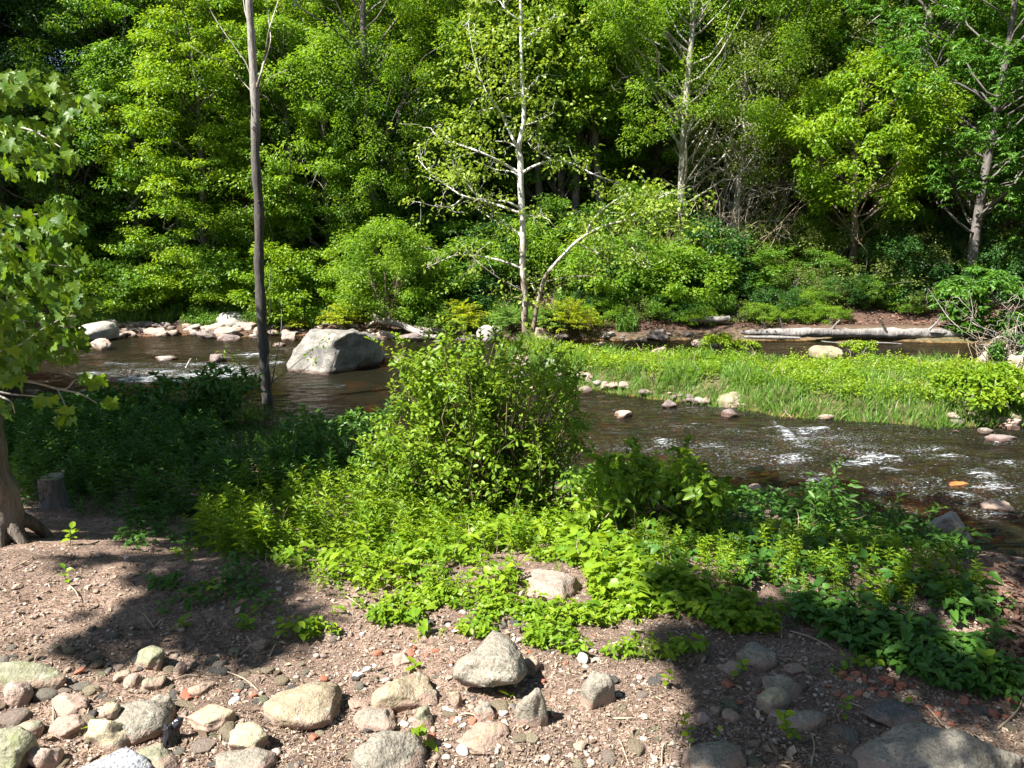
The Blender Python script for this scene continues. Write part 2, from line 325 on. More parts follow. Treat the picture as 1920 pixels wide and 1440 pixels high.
def graded_bark(name, z0, z1, low, mid, high, nz=1.0):
    m, t, p = nt(name); g = t.nodes.new('ShaderNodeTexCoord').outputs['Object']
    z = N(t, 'ShaderNodeSeparateXYZ'); t.links.new(g, z.inputs[0])
    mp = N(t, 'ShaderNodeMapping'); mp.inputs['Scale'].default_value = (1, 1, .3); t.links.new(g, mp.inputs[0])
    n = noise(t, 6, 5, .65, .5, mp.outputs[0]); nf = noise(t, 32, 5, .65, 0, mp.outputs[0])
    k = mth(t, 'ADD', mth(t, 'DIVIDE', mth(t, 'SUBTRACT', z.outputs[2], z0), z1 - z0), mth(t, 'MULTIPLY', mth(t, 'SUBTRACT', n, .5), 2.2 * nz))
    c = ramp(t, k, [(.15, low), (.85, high), (.5, mid)])
    c = mixc(t, mth(t, 'MULTIPLY', ramp(t, nf, [(.48, (0, 0, 0)), (.6, (1, 1, 1))]), .55), c, (.12, .10, .08))
    t.links.new(c, p.inputs['Base Color']); p.inputs['Roughness'].default_value = .85; bump(t, p, mth(t, 'ADD', nf, n), .7, .02); return m
M['sycbark'] = graded_bark('white_mottled_bark', .3, 3.6, (.20, .145, .10), (.42, .37, .31), (.70, .68, .63))
M['thinbark'] = graded_bark('dark_to_pale_bark', 3.3, 5.0, (.055, .05, .045), (.13, .12, .11), (.30, .28, .25), .5)

# ------------------------------------------------------------------ ground and water
def axis(segs):
    o = []
    for a, b, st in segs: o += list(np.arange(a, b, st))
    return np.array(o + [segs[-1][1]])
def grid(xs, ys, zf):
    X, Y = np.meshgrid(xs, ys); Z = zf(X, Y); V = np.stack([X, Y, Z], -1).reshape(-1, 3); n = len(xs)
    i = np.arange(len(ys) - 1)[:, None] * n; j = np.arange(n - 1)[None]
    return V, np.stack([i + j, i + j + 1, i + j + n + 1, i + j + n], -1).reshape(-1, 4)
xs = axis([(-400, -60, 40), (-60, -16, 1.0), (-16, -5, .15), (-5, 6, .03), (6, 16, .15), (16, 60, 1.0), (60, 400, 40)])
ys = axis([(-300, -20, 30), (-20, 1, .6), (1, 6, .025), (6, 9, .05), (9, 20, .10), (20, 40, .4), (40, 70, 2), (70, 500, 40)])
V, F = grid(xs, ys, T)
def ground_mat():
    m, t, p = nt('earth'); g = t.nodes.new('ShaderNodeNewGeometry').outputs['Position']
    z = N(t, 'ShaderNodeSeparateXYZ'); t.links.new(g, z.inputs[0])
    n1 = noise(t, 1.6, 6, .6, .3); n2 = noise(t, 45, 6, .75); n3 = noise(t, 9, 5, .65, .5)
    dirt = ramp(t, mth(t, 'ADD', mth(t, 'MULTIPLY', n2, .65), mth(t, 'MULTIPLY', n3, .35)), [(.36, (.12, .08, .058)), (.5, (.30, .21, .16)), (.64, (.50, .375, .30))])
    dirt = mixc(t, ramp(t, n1, [(.42, (0, 0, 0)), (.56, (1, 1, 1))]), dirt, mixc(t, .55, dirt, (.14, .10, .08)))
    forest = ramp(t, n2, [(.35, (.05, .032, .024)), (.55, (.12, .075, .055)), (.7, (.24, .15, .11))])
    bed = ramp(t, n3, [(.38, (.06, .035, .015)), (.6, (.24, .12, .04)), (.7, (.34, .20, .08))])
    fy = ramp(t, mth(t, 'DIVIDE', z.outputs[1], 40), [(.44, (0, 0, 0)), (.47, (1, 1, 1))])
    c = mixc(t, fy, dirt, forest)
    green = ramp(t, n3, [(.4, (.05, .06, .02)), (.6, (.13, .12, .05))])
    isl = mth(t, 'MULTIPLY', ramp(t, mth(t, 'DIVIDE', z.outputs[1], 20), [(.48, (0, 0, 0)), (.51, (1, 1, 1))]), mth(t, 'SUBTRACT', 1, fy))
    c = mixc(t, isl, c, green)
    w = ramp(t, mth(t, 'ADD', z.outputs[2], .2), [(.19, (1, 1, 1)), (.24, (0, 0, 0))]); c = mixc(t, w, c, bed)
    t.links.new(c, p.inputs['Base Color']); p.inputs['Roughness'].default_value = .95; p.inputs['Specular IOR Level'].default_value = .15
    bump(t, p, mth(t, 'ADD', mth(t, 'MULTIPLY', n2, .8), n3), .9, .03); return m
tag(MB().add(V, F).build('ground', ground_mat(), smooth=True), kind='structure')

FOAM = [(235, 683, 60, 4, .9), (425, 690, 45, 6, .9), (430, 672, 60, 4, .7), (255, 712, 75, 7, 1.1), (400, 705, 80, 9, 1.2), (330, 715, 50, 5, 1.1), (480, 668, 50, 5, .9), (520, 680, 30, 5, .8),
        (620, 722, 50, 6, .35), (1245, 830, 22, 8, .9), (1330, 838, 40, 6, .7), (1478, 815, 14, 22, 1.1), (1510, 806, 50, 5, .9), (1445, 803, 40, 4, .6),
        (1495, 822, 45, 6, .8), (1640, 862, 65, 10, 1.0), (1600, 870, 50, 6, .8), (1490, 862, 45, 7, .9), (1540, 902, 45, 8, .9), (1530, 890, 30, 5, .8), (1740, 842, 60, 4, .7), (1845, 893, 30, 9, 1.1),
        (1860, 915, 55, 12, .8), (1640, 922, 30, 9, .9), (1620, 840, 50, 4, .5), (1880, 830, 30, 4, .9), (1400, 905, 30, 6, .5), (1870, 965, 40, 10, .7), (1740, 905, 80, 14, .5),
        (1380, 812, 45, 5, .6), (1290, 860, 40, 5, .55), (1560, 820, 60, 5, .6), (1680, 880, 50, 6, .65), (1720, 860, 60, 5, .6), (1800, 930, 40, 6, .7), (1420, 880, 50, 6, .6), (1580, 925, 50, 6, .6), (1780, 858, 50, 5, .7), (1890, 870, 40, 5, .7), (1700, 920, 60, 6, .5), (1150, 810, 40, 5, .5), (180, 700, 50, 4, .8), (300, 697, 60, 4, .8), (520, 655, 30, 3, .6), (360, 684, 50, 4, .8), (1280, 800, 60, 8, .5), (1200, 845, 60, 9, .35), (1400, 850, 80, 14, .35), (1700, 950, 90, 14, .25), (1560, 665, 40, 3, .4), (1300, 700, 5, 3, 0)]
Fp = np.array([(*D1(a, b, 1)[:0], *hit([a], [b])[0][:2], a, b, c, d, e) for a, b, c, d, e in FOAM])
def foam_at(x, y):
    P = np.stack([x, y, np.zeros_like(x)], 1); u, v, w = project(P); f = np.zeros_like(x)
    for q in Fp:
        sx = q[4] / FPX * math.hypot(q[1], CAMZ); sy = q[5] / FPX * (q[1] ** 2 + CAMZ ** 2) / CAMZ
        f = np.maximum(f, q[6] * np.exp(-((x - q[0]) / sx) ** 2 - ((y - q[1]) / (sy * 1.2)) ** 2))
    return f
wx = axis([(-60, -12, 1.0), (-12, 9, .045), (9, 13, .2), (13, 60, 1.0)]); wy = axis([(4.2, 6, .3), (6, 10.5, .03), (10.5, 20.2, .06)])
X, Y = np.meshgrid(wx, wy); x = X.ravel(); y = Y.ravel()
fo = foam_at(x, y)
q = np.stack([x * .8, y * 2.6, np.zeros_like(x)], 1)
near = np.clip((x + 1.5) / 2, 0, 1) * np.clip((13 - y) / 1.5, 0, 1) + np.clip((-3.2 - x) / 1.5, 0, 1) * np.clip((16.5 - y) / 1.5, 0, 1)
turb = np.clip(.18 + .8 * near + fo, 0, 1.3)
rid = 1 - np.abs(fbm(q * 2.2 + .6 * vn(q * 1.3, 4)[:, None], 3, 21))
Zw = .018 * turb * fbm(q * 1.6, 3, 31) + .026 * turb * (rid - .5) + .007 * turb * fbm(q * 6, 2, 33) + .03 * fo * fbm(q * 3.5, 3, 35) + .02 * fo
n = len(wx); i = np.arange(len(wy) - 1)[:, None] * n; j = np.arange(n - 1)[None]
Fw = np.stack([i + j, i + j + 1, i + j + n + 1, i + j + n], -1).reshape(-1, 4)
st = fbm(np.stack([x * 1.6, y * 7, np.zeros_like(x)], 1) + .5 * fbm(q, 2, 5)[:, None], 4, 41, .65)
stre = 1 - np.abs(fbm(np.stack([x * 1.1, y * 4.2, np.zeros_like(x)], 1) + .7 * fbm(q, 2, 6)[:, None], 3, 47, .6)) * 2.2
sp = vn(np.stack([x * 9, y * 16, np.zeros_like(x)], 1), 43)
foam_old = np.clip(fo * 1.25 + .30 * st + .35 * stre * (fo > .08) - .62, 0, 1) * 1.6
foam_old = np.maximum(foam_old, np.clip((sp - .80 + .22 * near * np.clip(st + .3, 0, 1)) * 5, 0, 1) * np.clip(near + fo, 0, 1) * .9)
foam = np.clip(fo + .10 * st * (fo > .02), 0, 1)
def water_mat():
    m, t, p = nt('river_water'); t.nodes.remove(p); out = t.nodes['Material Output']; a = attr(t)
    g = t.nodes.new('ShaderNodeNewGeometry').outputs['Position']; mp = N(t, 'ShaderNodeMapping'); mp.inputs['Scale'].default_value = (1, 2.6, 1); t.links.new(g, mp.inputs[0])
    n1 = noise(t, 9, 5, .6, .6, mp.outputs[0]); n2 = noise(t, 34, 3, .6, .2, mp.outputs[0])
    h = mth(t, 'ADD', n1, mth(t, 'MULTIPLY', n2, .35)); bp = N(t, 'ShaderNodeBump'); bp.inputs['Strength'].default_value = .8; bp.inputs['Distance'].default_value = .05; t.links.new(h, bp.inputs['Height'])
    fr = N(t, 'ShaderNodeFresnel'); fr.inputs[0].default_value = 1.33; t.links.new(bp.outputs[0], fr.inputs[1])
    gl = N(t, 'ShaderNodeBsdfGlossy'); gl.inputs['Roughness'].default_value = .07; t.links.new(bp.outputs[0], gl.inputs['Normal'])
    tr = N(t, 'ShaderNodeBsdfTransparent'); tr.inputs[0].default_value = (.40, .26, .11, 1)
    df = N(t, 'ShaderNodeBsdfDiffuse'); df.inputs[0].default_value = (.022, .021, .011, 1)
    m0 = N(t, 'ShaderNodeMixShader'); m0.inputs[0].default_value = .42; t.links.new(tr.outputs[0], m0.inputs[1]); t.links.new(df.outputs[0], m0.inputs[2])
    m1 = N(t, 'ShaderNodeMixShader'); t.links.new(fr.outputs[0], m1.inputs[0]); t.links.new(m0.outputs[0], m1.inputs[1]); t.links.new(gl.outputs[0], m1.inputs[2])
    fd = N(t, 'ShaderNodeBsdfDiffuse'); fd.inputs[0].default_value = (.48, .51, .53, 1)
    mq = N(t, 'ShaderNodeMapping'); mq.inputs['Scale'].default_value = (1, 6.0, 1); mq.inputs['Rotation'].default_value = (0, 0, .06); t.links.new(g, mq.inputs[0])
    pa = noise(t, 3.4, 8, .72, .9, mq.outputs[0]); pb = noise(t, 26, 3, .6, .2, mq.outputs[0]); tb = attr(t, 'turb')
    def over(x, thr, k): return mth(t, 'MULTIPLY', mth(t, 'SUBTRACT', x, thr), k, True)
    f1 = over(pa, mth(t, 'SUBTRACT', .69, mth(t, 'MULTIPLY', a, .235)), 9)
    f1 = mth(t, 'MULTIPLY', f1, mth(t, 'ADD', .12, over(pb, .43, 9)), True)
    f2 = over(pb, mth(t, 'SUBTRACT', .785, mth(t, 'MULTIPLY', tb, .172)), 14)  # specks of foam and of painted sun glints on rough water
    k = mth(t, 'MAXIMUM', f1, f2, True)
    m2 = N(t, 'ShaderNodeMixShader'); t.links.new(k, m2.inputs[0]); t.links.new(m1.outputs[0], m2.inputs[1]); t.links.new(fd.outputs[0], m2.inputs[2])
    t.links.new(m2.outputs[0], out.inputs['Surface']); return m
ow = tag(MB().add(np.stack([x, y, Zw], 1), Fw, foam).build('river_water', water_mat(), smooth=True), kind='structure')
at = ow.data.attributes.new('turb', 'FLOAT', 'POINT'); at.data.foreach_set('value', np.clip(near * .75 + fo * .6 + .25 * vn(xy3(x * .7, y * 1.5), 3) * near, 0, 1.2).astype(np.float32))

# ------------------------------------------------------------------ rocks
def ico(n):
    import bmesh
    bm = bmesh.new(); bmesh.ops.create_icosphere(bm, subdivisions=n, radius=1.0)
    V = np.array([v.co[:] for v in bm.verts]); F = np.array([[v.index for v in f.verts] for f in bm.faces]); bm.free(); return V, F
ICO = {k: ico(k) for k in (2, 3, 4, 5)}
def rock_pts(sub, seed, cuts=7, box=.82, amp=.16, planes=None, cut=(.62, .9)):
    V, F = ICO[sub]; V = V.copy(); r = np.random.default_rng(seed)
    if planes is None:
        V = np.sign(V) * np.abs(V) ** box
        a = r.random() * 6.28; c, s = math.cos(a), math.sin(a); V = V @ np.array([[c, s, 0], [-s, c, 0], [0, 0, 1]])
        for _ in range(cuts):
            nrm = unit(r.normal(0, 1, 3) * np.array([1, 1, .8])); d = r.uniform(*cut); k = V @ nrm - d; V = V - np.clip(k, 0, None)[:, None] * nrm * .92
    else:
        V = np.sign(V) * np.abs(V) ** .6
        for nrm, d in planes: nrm = unit(np.array(nrm, float)); k = V @ nrm - d; V = V - np.clip(k, 0, None)[:, None] * nrm * .96
    nn = unit(V); V = V + nn * (amp * .6 * fbm(V * 1.3 + seed, 3, seed) + amp * .20 * fbm(V * 5 + seed, 4, seed + 9, .6))[:, None]
    lo, hi = V.min(0), V.max(0); V = (V - (lo + hi) / 2) / ((hi - lo) / 2); return V, F
RK = [0]
def rock(px0, py0, px1, py1, mat, label, cat='rock', name=None, group=None, dr=.8, sub=4, cuts=9, box=.80, amp=.26, bury=.55, hmin=.28, planes=None, dz=0.0, cut=(.52, .84), depth=None):
    RK[0] += 1; seed = RK[0] * 7
    if depth is None: g = hit([(px0 + px1) / 2], [py1])[0]
    else: g = D1((px0 + px1) / 2, py1, depth)
    q = g - CO; dc = q @ FW; w = (px1 - px0) / FPX * dc; ah = (py1 - py0) / FPX * dc
    de = math.atan2(-q[2], q[1]); d = dr * w; h = (ah - d * math.sin(de) * .75) / math.cos(de)
    if h < hmin * w: h = hmin * w; d = max(.35 * w, (ah - h * math.cos(de)) / max(math.sin(de) * .75, .1)) if ah > h * math.cos(de) else .5 * w
    V, F = rock_pts(sub, seed, cuts, box, amp, planes, cut)
    H = h * (1 + bury); V = V * np.array([w / 2, d / 2, H / 2]); 
    o = MB().add(V, F, V[:, 2] - (H / 2 - h)).build(name or cat, M[mat] if isinstance(mat, str) else mat, smooth=True)
    o.location = (g[0], g[1] + d / 2 * .9, g[2] + h - H / 2 + dz)
    return tag(o, label, cat, group)
# -- foreground stones
fg = [
 (845,1195,990,1318,'grey','large pointed speckled grey stone propped on smaller stones in the middle of the dirt',dict(dr=1.0,cuts=9,bury=.05,dz=.02)),
 (478,1278,628,1372,'tan','broad tan boulder half sunk in the bare dirt with a dark right side',dict(dr=.8,cuts=6)),
 (690,1255,822,1338,'tan','pinkish tan low stone just left of the propped pointed stone',dict(dr=.8)),
 (170,1308,302,1400,'grey','round speckled grey boulder behind the yellow crag with the knob on it',dict(dr=.8,cuts=2,box=.95)),
 (145,1335,245,1418,'cream','craggy pale yellow stone leaning on the round grey boulder',dict(dr=.7,cuts=12,amp=.3)),
 (-60,1245,112,1300,'green','long smooth green grey stone at the edge of the tree shade',dict(dr=.7,cuts=2,box=.9)),
 (0,1275,50,1325,'pink','small rounded pinkish cobble leaning on the long green grey stone',dict(cuts=2)),
 (78,1300,158,1345,'pink','low pinkish stone mound under the long green grey stone',dict()),
 (75,1338,160,1388,'pink','smooth pink grey boulder with a dry stalk in front of it',dict(cuts=3,box=.9)),
 (8,1345,72,1392,'green','angular grey stone with a shaded right face beside a cream cobble',dict(cuts=9)),
 (33,1368,62,1394,'cream','small cream cobble in front of the angular grey stone',dict(cuts=2)),
 (-60,1370,40,1475,'green','big rounded olive grey boulder cut by the bottom left corner',dict(cuts=3,dr=.9)),
 (30,1390,105,1450,'pink','rough pinkish white stone between the corner boulder and the blue slab',dict(cuts=8)),
 (80,1404,278,1500,'blue','flat blue grey granite slab with a crisp edge at the bottom',dict(dr=.6,cuts=8,hmin=.15,box=.6)),
 (215,1396,328,1460,'green','mossy green slab beside the blue grey slab',dict(cuts=8,dr=.7)),
 (335,1325,428,1380,'cream','angular cream stone right of the black plastic scrap',dict(cuts=10)),
 (420,1357,496,1420,'cream','rough speckled cream stone with a peaked top',dict(cuts=8,amp=.28)),
 (385,1400,505,1470,'grey','crumbly white and grey stone flush with the dirt',dict(cuts=6,amp=.28,hmin=.15)),
 (655,1325,742,1378,'grey','grey angular stone above the big mottled boulder',dict(cuts=9)),
 (650,1368,792,1475,'grey','big mottled white and grey boulder behind the heart leaved sprout',dict(dr=.8,cuts=6)),
 (850,1358,956,1414,'tan','low flat olive tan stone with a white chip at its lower left',dict(hmin=.15,cuts=5)),
 (885,1312,932,1354,'grey','small wedge stone propping up the large pointed stone',dict(cuts=9)),
 (965,1288,1028,1370,'grey','upright pale grey stone leaning right of the propped stone',dict(cuts=8,dr=.6)),
 (1090,1258,1158,1332,'grey','rounded grey tan stone standing alone on the right of the sunlit dirt',dict(cuts=4)),
 (772,1328,815,1372,'green','small green grey stone next to a round white pebble',dict(cuts=4)),
 (245,1212,302,1262,'green','flat green grey stone with sharp corners below the tree shade',dict(hmin=.12,cuts=10,box=.6)),
 (208,1254,242,1281,'green','small flat olive stone left of the pink elongated pebbles',dict(hmin=.2)),
 (225,1262,262,1292,'pink','narrow pink brown stone tilted beside the olive one',dict(hmin=.2,cuts=4)),
 (260,1264,305,1298,'green','pale green flat stone pressed in the dirt under a dry twig',dict(hmin=.12)),
 (348,1276,394,1304,'green','greenish grey flat stone in open dirt under a straw stalk',dict(hmin=.15)),
 (322,1238,348,1268,'pink','upright reddish grey pebble in the middle of the left dirt',dict()),
 (275,1298,325,1352,'grey','broken pale grey stone above the black plastic scrap',dict(hmin=.18,cuts=10)),
 (45,1290,90,1312,'dark','dark lilac grey flat stone under the long green grey stone',dict(hmin=.2)),
 (460,1195,500,1222,'tan','brown knobbly pebble at the lower edge of the shade',dict()),
 (645,1310,690,1333,'tan','small tan pebble between the two tan boulders',dict(hmin=.2)),
 (735,1222,772,1250,'pink','pinkish triangular chip of rock above the low tan stone',dict(hmin=.15,cuts=9)),
 (980,1232,1016,1260,'tan','small grey tan stone touching the right side of the propped stone',dict()),
 (840,1297,868,1328,'tan','little brown stone under the left overhang of the propped stone',dict()),
 (1060,1340,1075,1352,'grey','tiny grey pebble on the open right dirt',dict(sub=3)),
 (1075,1388,1102,1410,'cream','small cream stone lying alone near the bottom right of the sunlit dirt',dict()),
 (1425,1288,1494,1342,'cream','yellow tan boulder with a brick chip resting behind it in dappled light',dict(cuts=5)),
 (1450,1325,1562,1375,'grey','wide grey stone half buried in front of the yellow tan boulder',dict(cuts=3)),
 (1355,1330,1392,1358,'tan','rounded tan cobble beside two bluish cobbles',dict(cuts=3)),
 (1332,1322,1358,1344,'grey','bluish grey cobble left of the rounded tan cobble',dict()),
 (1308,1336,1334,1360,'blue','pale blue cobble with a sharp edge, lowest of its row',dict()),
 (1388,1205,1462,1258,'grey','mottled grey stone at the lower edge of the right hand plants',dict(cuts=6)),
 (1440,1258,1516,1316,'grey','weathered grey stone behind the yellow tan boulder',dict()),
 (1352,1238,1398,1268,'grey','rounded stone with a seedling in front in dappled shade',dict(cuts=3)),
 (1473,1242,1512,1263,'cream','pale flat cobble just above the red brick rubble',dict(cuts=3)),
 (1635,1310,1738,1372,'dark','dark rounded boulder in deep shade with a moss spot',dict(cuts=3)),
 (1700,1345,1745,1372,'green','small mossy stone at the foot of the dark rounded boulder',dict()),
 (1640,1358,1960,1500,'grey','very large dappled grey boulder filling the bottom right corner',dict(dr=.8,cuts=5)),
 (1290,1388,1418,1470,'grey','smooth grey boulder with tree shadow across it at the bottom',dict(cuts=4)),
 (1525,1160,1570,1184,'pink','pale pink stone in a gap of the right hand leaves',dict()),
 (1650,1388,1700,1396,'tan','thin tan chip before the very large grey boulder',dict()),
 (972,1052,1118,1130,'pink','large flat pinkish slab with a thin moss cap framed by low leaves',dict(hmin=.1,cuts=10,box=.5,dr=1.0,bury=.9)),
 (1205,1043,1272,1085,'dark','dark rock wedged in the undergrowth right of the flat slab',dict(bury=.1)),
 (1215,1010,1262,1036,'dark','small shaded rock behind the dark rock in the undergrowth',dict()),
 (1160,938,1262,985,'tan','tan earth covered rock showing through the right shrub',dict()),
 (1495,985,1530,1008,'grey','bluish grey stone among shaded leaves below the river edge',dict()),
]
for a, b, c, d, mt, lab, kw in fg: rock(a, b, c, d, mt, lab, **kw)
# knob stone on the crag
rock(183,1316,219,1356,'cream','round cream knob of stone balanced on top of the craggy yellow stone', cuts=3, dr=1.0, bury=.0, depth=hit([200],[1418])[0][1] + .06, name='knob_stone')
# -- river stones
BIGP = [((-.85,-.1,.42),.74),((-.38,-.9,.25),.56),((.80,-.60,-.02),.52),((.05,-.1,1),.80),((1,-.1,.25),.78),((-.2,.6,.9),.8),((.75,.1,.75),.86),((-.1,-.7,.8),.8)]
rock(520,604,700,702,'boulder','huge pale granite boulder standing in the river with a dark right face','boulder','boulder',planes=BIGP,sub=5,amp=.22,bury=.3,dr=.9)
rv = [
 (97,598,200,642,'rgrey','big pinkish white boulder with a black right face on the left far bank',dict(cuts=8)),
 (160,632,206,657,'rpink','rounded pink boulder at the waterline in front of the black faced boulder',dict(cuts=3)),
 (122,588,152,606,'rpink','small pink stone behind the black faced boulder',dict()),
 (395,582,464,616,'rgrey','smooth grey dome shaped boulder above the pink rocks of the far bank',dict(cuts=2,box=.95)),
 (380,604,425,628,'rpink','pink rock tucked under the left side of the grey dome',dict()),
 (392,612,446,634,'rpink','rounded orange pink rock in front of the grey dome',dict(cuts=3)),
 (440,603,478,618,'rpink','flat pink rock at the right foot of the grey dome',dict()),
 (363,618,402,636,'rdark','dark purple wedge of rock at the waterline below the grey dome',dict()),
 (404,626,450,640,'rdark','two toned brown rock lying in the shallows below the pink rocks',dict()),
 (262,613,316,631,'rpink','red brown slanting rock on the far waterline',dict(cuts=9)),
 (228,620,255,632,'rpink','small rounded tan rock left of the red brown slanting rock',dict()),
 (204,621,230,636,'rpink','pink stub of rock right of the black faced boulder',dict()),
 (308,617,332,629,'rpink','pale square stone right of the red brown slanting rock',dict()),
 (200,600,282,612,'rpink','long low pale ledge of stone along the far bank',dict(hmin=.1)),
 (205,612,262,622,'rpink','flat pale ledge just above the waterline',dict(hmin=.1)),
 (255,603,288,612,'rdark','dark low stone on the pale ledge',dict()),
 (330,598,352,610,'rpink','round pale stone beside the grass tuft of the far bank',dict()),
 (335,608,368,622,'rpink','pale low stone between grass tuft and pink rocks',dict()),
 (466,612,500,630,'rpink','pale stone behind the thin tree trunk',dict()),
 (463,626,486,634,'rgrey','flat pale stone in the shallows left of the thin trunk',dict()),
 (285,664,327,676,'rgrey','low pale flat stone barely above the rippled water',dict(hmin=.12)),
 (389,662,420,681,'rdark','small dark wet rock breaking the white ripples',dict()),
 (500,578,562,608,'rpink','pale pink slab on the far bank behind the thin tree',dict()),
 (526,620,556,640,'rpink','small pink rock behind the left shoulder of the huge boulder',dict()),
 (508,640,534,650,'rdark','dark flat stone in the water left of the huge boulder',dict()),
 (695,654,722,678,'rgrey','small pale rock touching the right side of the huge boulder',dict()),
 (737,664,766,681,'rdark','brown wedge stone in calm water right of the huge boulder',dict()),
 (703,618,752,636,'rpink','pink rock below the bleached driftwood',dict()),
 (745,628,800,642,'rdark','flat brown rock in the shallows below the driftwood',dict()),
 (850,630,892,642,'rdark','low reddish rock left of the speckled far bank boulder',dict()),
 (892,606,944,642,'rgrey','rounded speckled boulder on the far waterline behind the shrub',dict(cuts=3)),
 (998,612,1028,637,'rpink','pale pink rock just right of the twin white trunks',dict()),
 (1212,614,1262,640,'rdark','dark knobbly rock on the far waterline behind the island',dict(cuts=9)),
 (1300,632,1350,654,'rpink','flat pinkish rock behind the island near the long log',dict(hmin=.15)),
 (1222,648,1256,670,'rpink','pink pointed rock at the back edge of the grassy island',dict()),
 (1110,640,1140,652,'rpink','small tan rock in the channel behind the island',dict()),
 (1525,645,1588,672,'tan','smooth tan oval boulder at the back of the island grass',dict(cuts=2)),
 (960,662,1008,696,'rpink','pointed pink island rock in front of the white trunks',dict(cuts=8)),
 (944,690,996,714,'rpink','low round pink grey rock below the pointed island rock',dict(cuts=4)),
 (1020,672,1048,690,'rgrey','small grey boulder in the grass right of the pointed island rock',dict()),
 (990,722,1015,742,'rpink','small pink stone glimpsed through the top of the shrub',dict()),
 (1082,695,1124,712,'rpink','pale stone on the left tip of the island',dict()),
 (1124,712,1150,730,'rpink','rounded pale stone on the waterline of the left tip',dict()),
 (1084,722,1112,738,'rdark','flat purple grey stone in the water off the left tip',dict()),
 (1098,700,1112,716,'rpink','upright little stone at the left tip of the island',dict()),
 (1348,730,1415,766,'tan','oval cream boulder at the front edge of the grassy island',dict(cuts=2,box=.85)),
 (1150,768,1188,786,'rpink','flat pinkish stone alone in the near channel',dict()),
 (1240,748,1272,768,'rdark','grey wedge stone just off the island grass',dict()),
 (1355,765,1390,783,'rdark','small grey brown stone in the water below the cream boulder',dict()),
 (1530,774,1570,789,'rpink','pink flat stone under the island grass fringe',dict()),
 (1402,905,1445,934,'rpink','round stone with an orange wet base at the near shore',dict(cuts=2)),
 (1738,957,1828,1024,'rgrey','grey heart shaped flat rock at the near waterline in shade',dict(hmin=.25,cuts=8,dz=.04,dr=.7)),
 (1848,934,1918,966,'rpink','long pale rock in the rapids near the right edge',dict()),
 (1856,810,1912,832,'rdark','rounded grey rock in the water by the right edge',dict(cuts=3)),
 (1836,656,1872,692,'rpink','upright pink rock under bare branches at the right end of the island',dict()),
 (1900,664,1945,700,'rpink','pale rock at the far right behind the bare branches',dict()),
 (1885,782,1930,806,'rpink','flat pink rock on the right tip of the island',dict()),
 (1790,986,1812,1000,'rdark','small dark rock beside the heart shaped rock',dict()),
 (1790,1020,1818,1035,'rdark','small grey rock on the shaded near shore',dict()),
]
for a, b, c, d, mt, lab, kw in rv: rock(a, b, c, d, mt, lab, **kw)
for a, b, c, d, lab in [(1785, 884, 1838, 914, 'bright orange stained rock under a skin of fast water'), (1448, 846, 1482, 862, 'orange brown rock just under the near rapids'),
                        (1478, 885, 1520, 903, 'reddish orange rock under the small rapid near the shore'), (640, 692, 695, 712, 'dull red stone put in for a reflection at the foot of the huge boulder'), (1570, 848, 1600, 858, 'faint orange rock under the rapids')]:  # the dull red one stands in for a reflection on the water
    rock(a, b, c, d, 'orange', lab, cuts=5, dz=-.02 - .0011 * (c - a) - .02 - (.10 if a < 700 else 0), sub=4)
rngp = np.random.default_rng(5)
# black plastic scrap
Vp, Fpx = rock_pts(4, 991, 14, .7, .9); g = hit([318], [1404])[0]
o = MB().add(Vp * np.array([.035, .03, .05]), Fpx).build('plastic_scrap', M['plastic']); o.location = (g[0], g[1] + .02, g[2] + .035)
tag(o, 'crumpled black plastic scrap beside the round grey boulder', 'plastic scrap')
# small far-bank and island stones
fp = [(rngp.uniform(190, 700), rngp.uniform(604, 628)) for _ in range(70)] + [(rngp.uniform(700, 1340), rngp.uniform(626, 642)) for _ in range(34)] + \
     [(rngp.uniform(1020, 1330), None) for _ in range(22)] + [(rngp.uniform(1780, 1960), rngp.uniform(775, 812)) for _ in range(14)]
PM = []
for k in range(6):
    Vq, Fq = rock_pts(3, 500 + k, 6, .85, .15)
    PM.append((MB().add(Vq, Fq)))
meshes = {}
def pebble(k, mat, loc, s, label, group, name='stone', cat='stone', rz=0):
    key = (k, mat)
    if key not in meshes: meshes[key] = PM[k].mesh('stone', M[mat], True)
    o = bpy.data.objects.new(name, meshes[key]); COL.objects.link(o); o.location = loc; o.scale = s; o.rotation_euler = (rngp.uniform(-.2, .2), rngp.uniform(-.2, .2), rngp.uniform(0, 6.28))
    return tag(o, label, cat, group)
for px, py in fp:
    if py is None: py = np.interp(px, [1020, 1050, 1150, 1250, 1330], [697, 707, 727, 744, 755]) + rngp.uniform(-7, 4)
    g = hit([px], [py])[0]; w = rngp.uniform(.06, .2)
    isl = px > 1000 and py > 690
    pebble(int(rngp.integers(6)), ['rpink', 'rgrey', 'rpink', 'rdark'][int(rngp.integers(4))], (g[0], g[1], g[2] + w * .1), (w, w * rngp.uniform(.6, 1), w * rngp.uniform(.3, .6)) if not isl else (w * .6, w * .5, w * .3),
           'pale cobble on the edge of the grassy island' if isl else 'small pink grey cobble along the far waterline', 'cobbles on the island edge' if isl else 'cobbles along the far waterline')
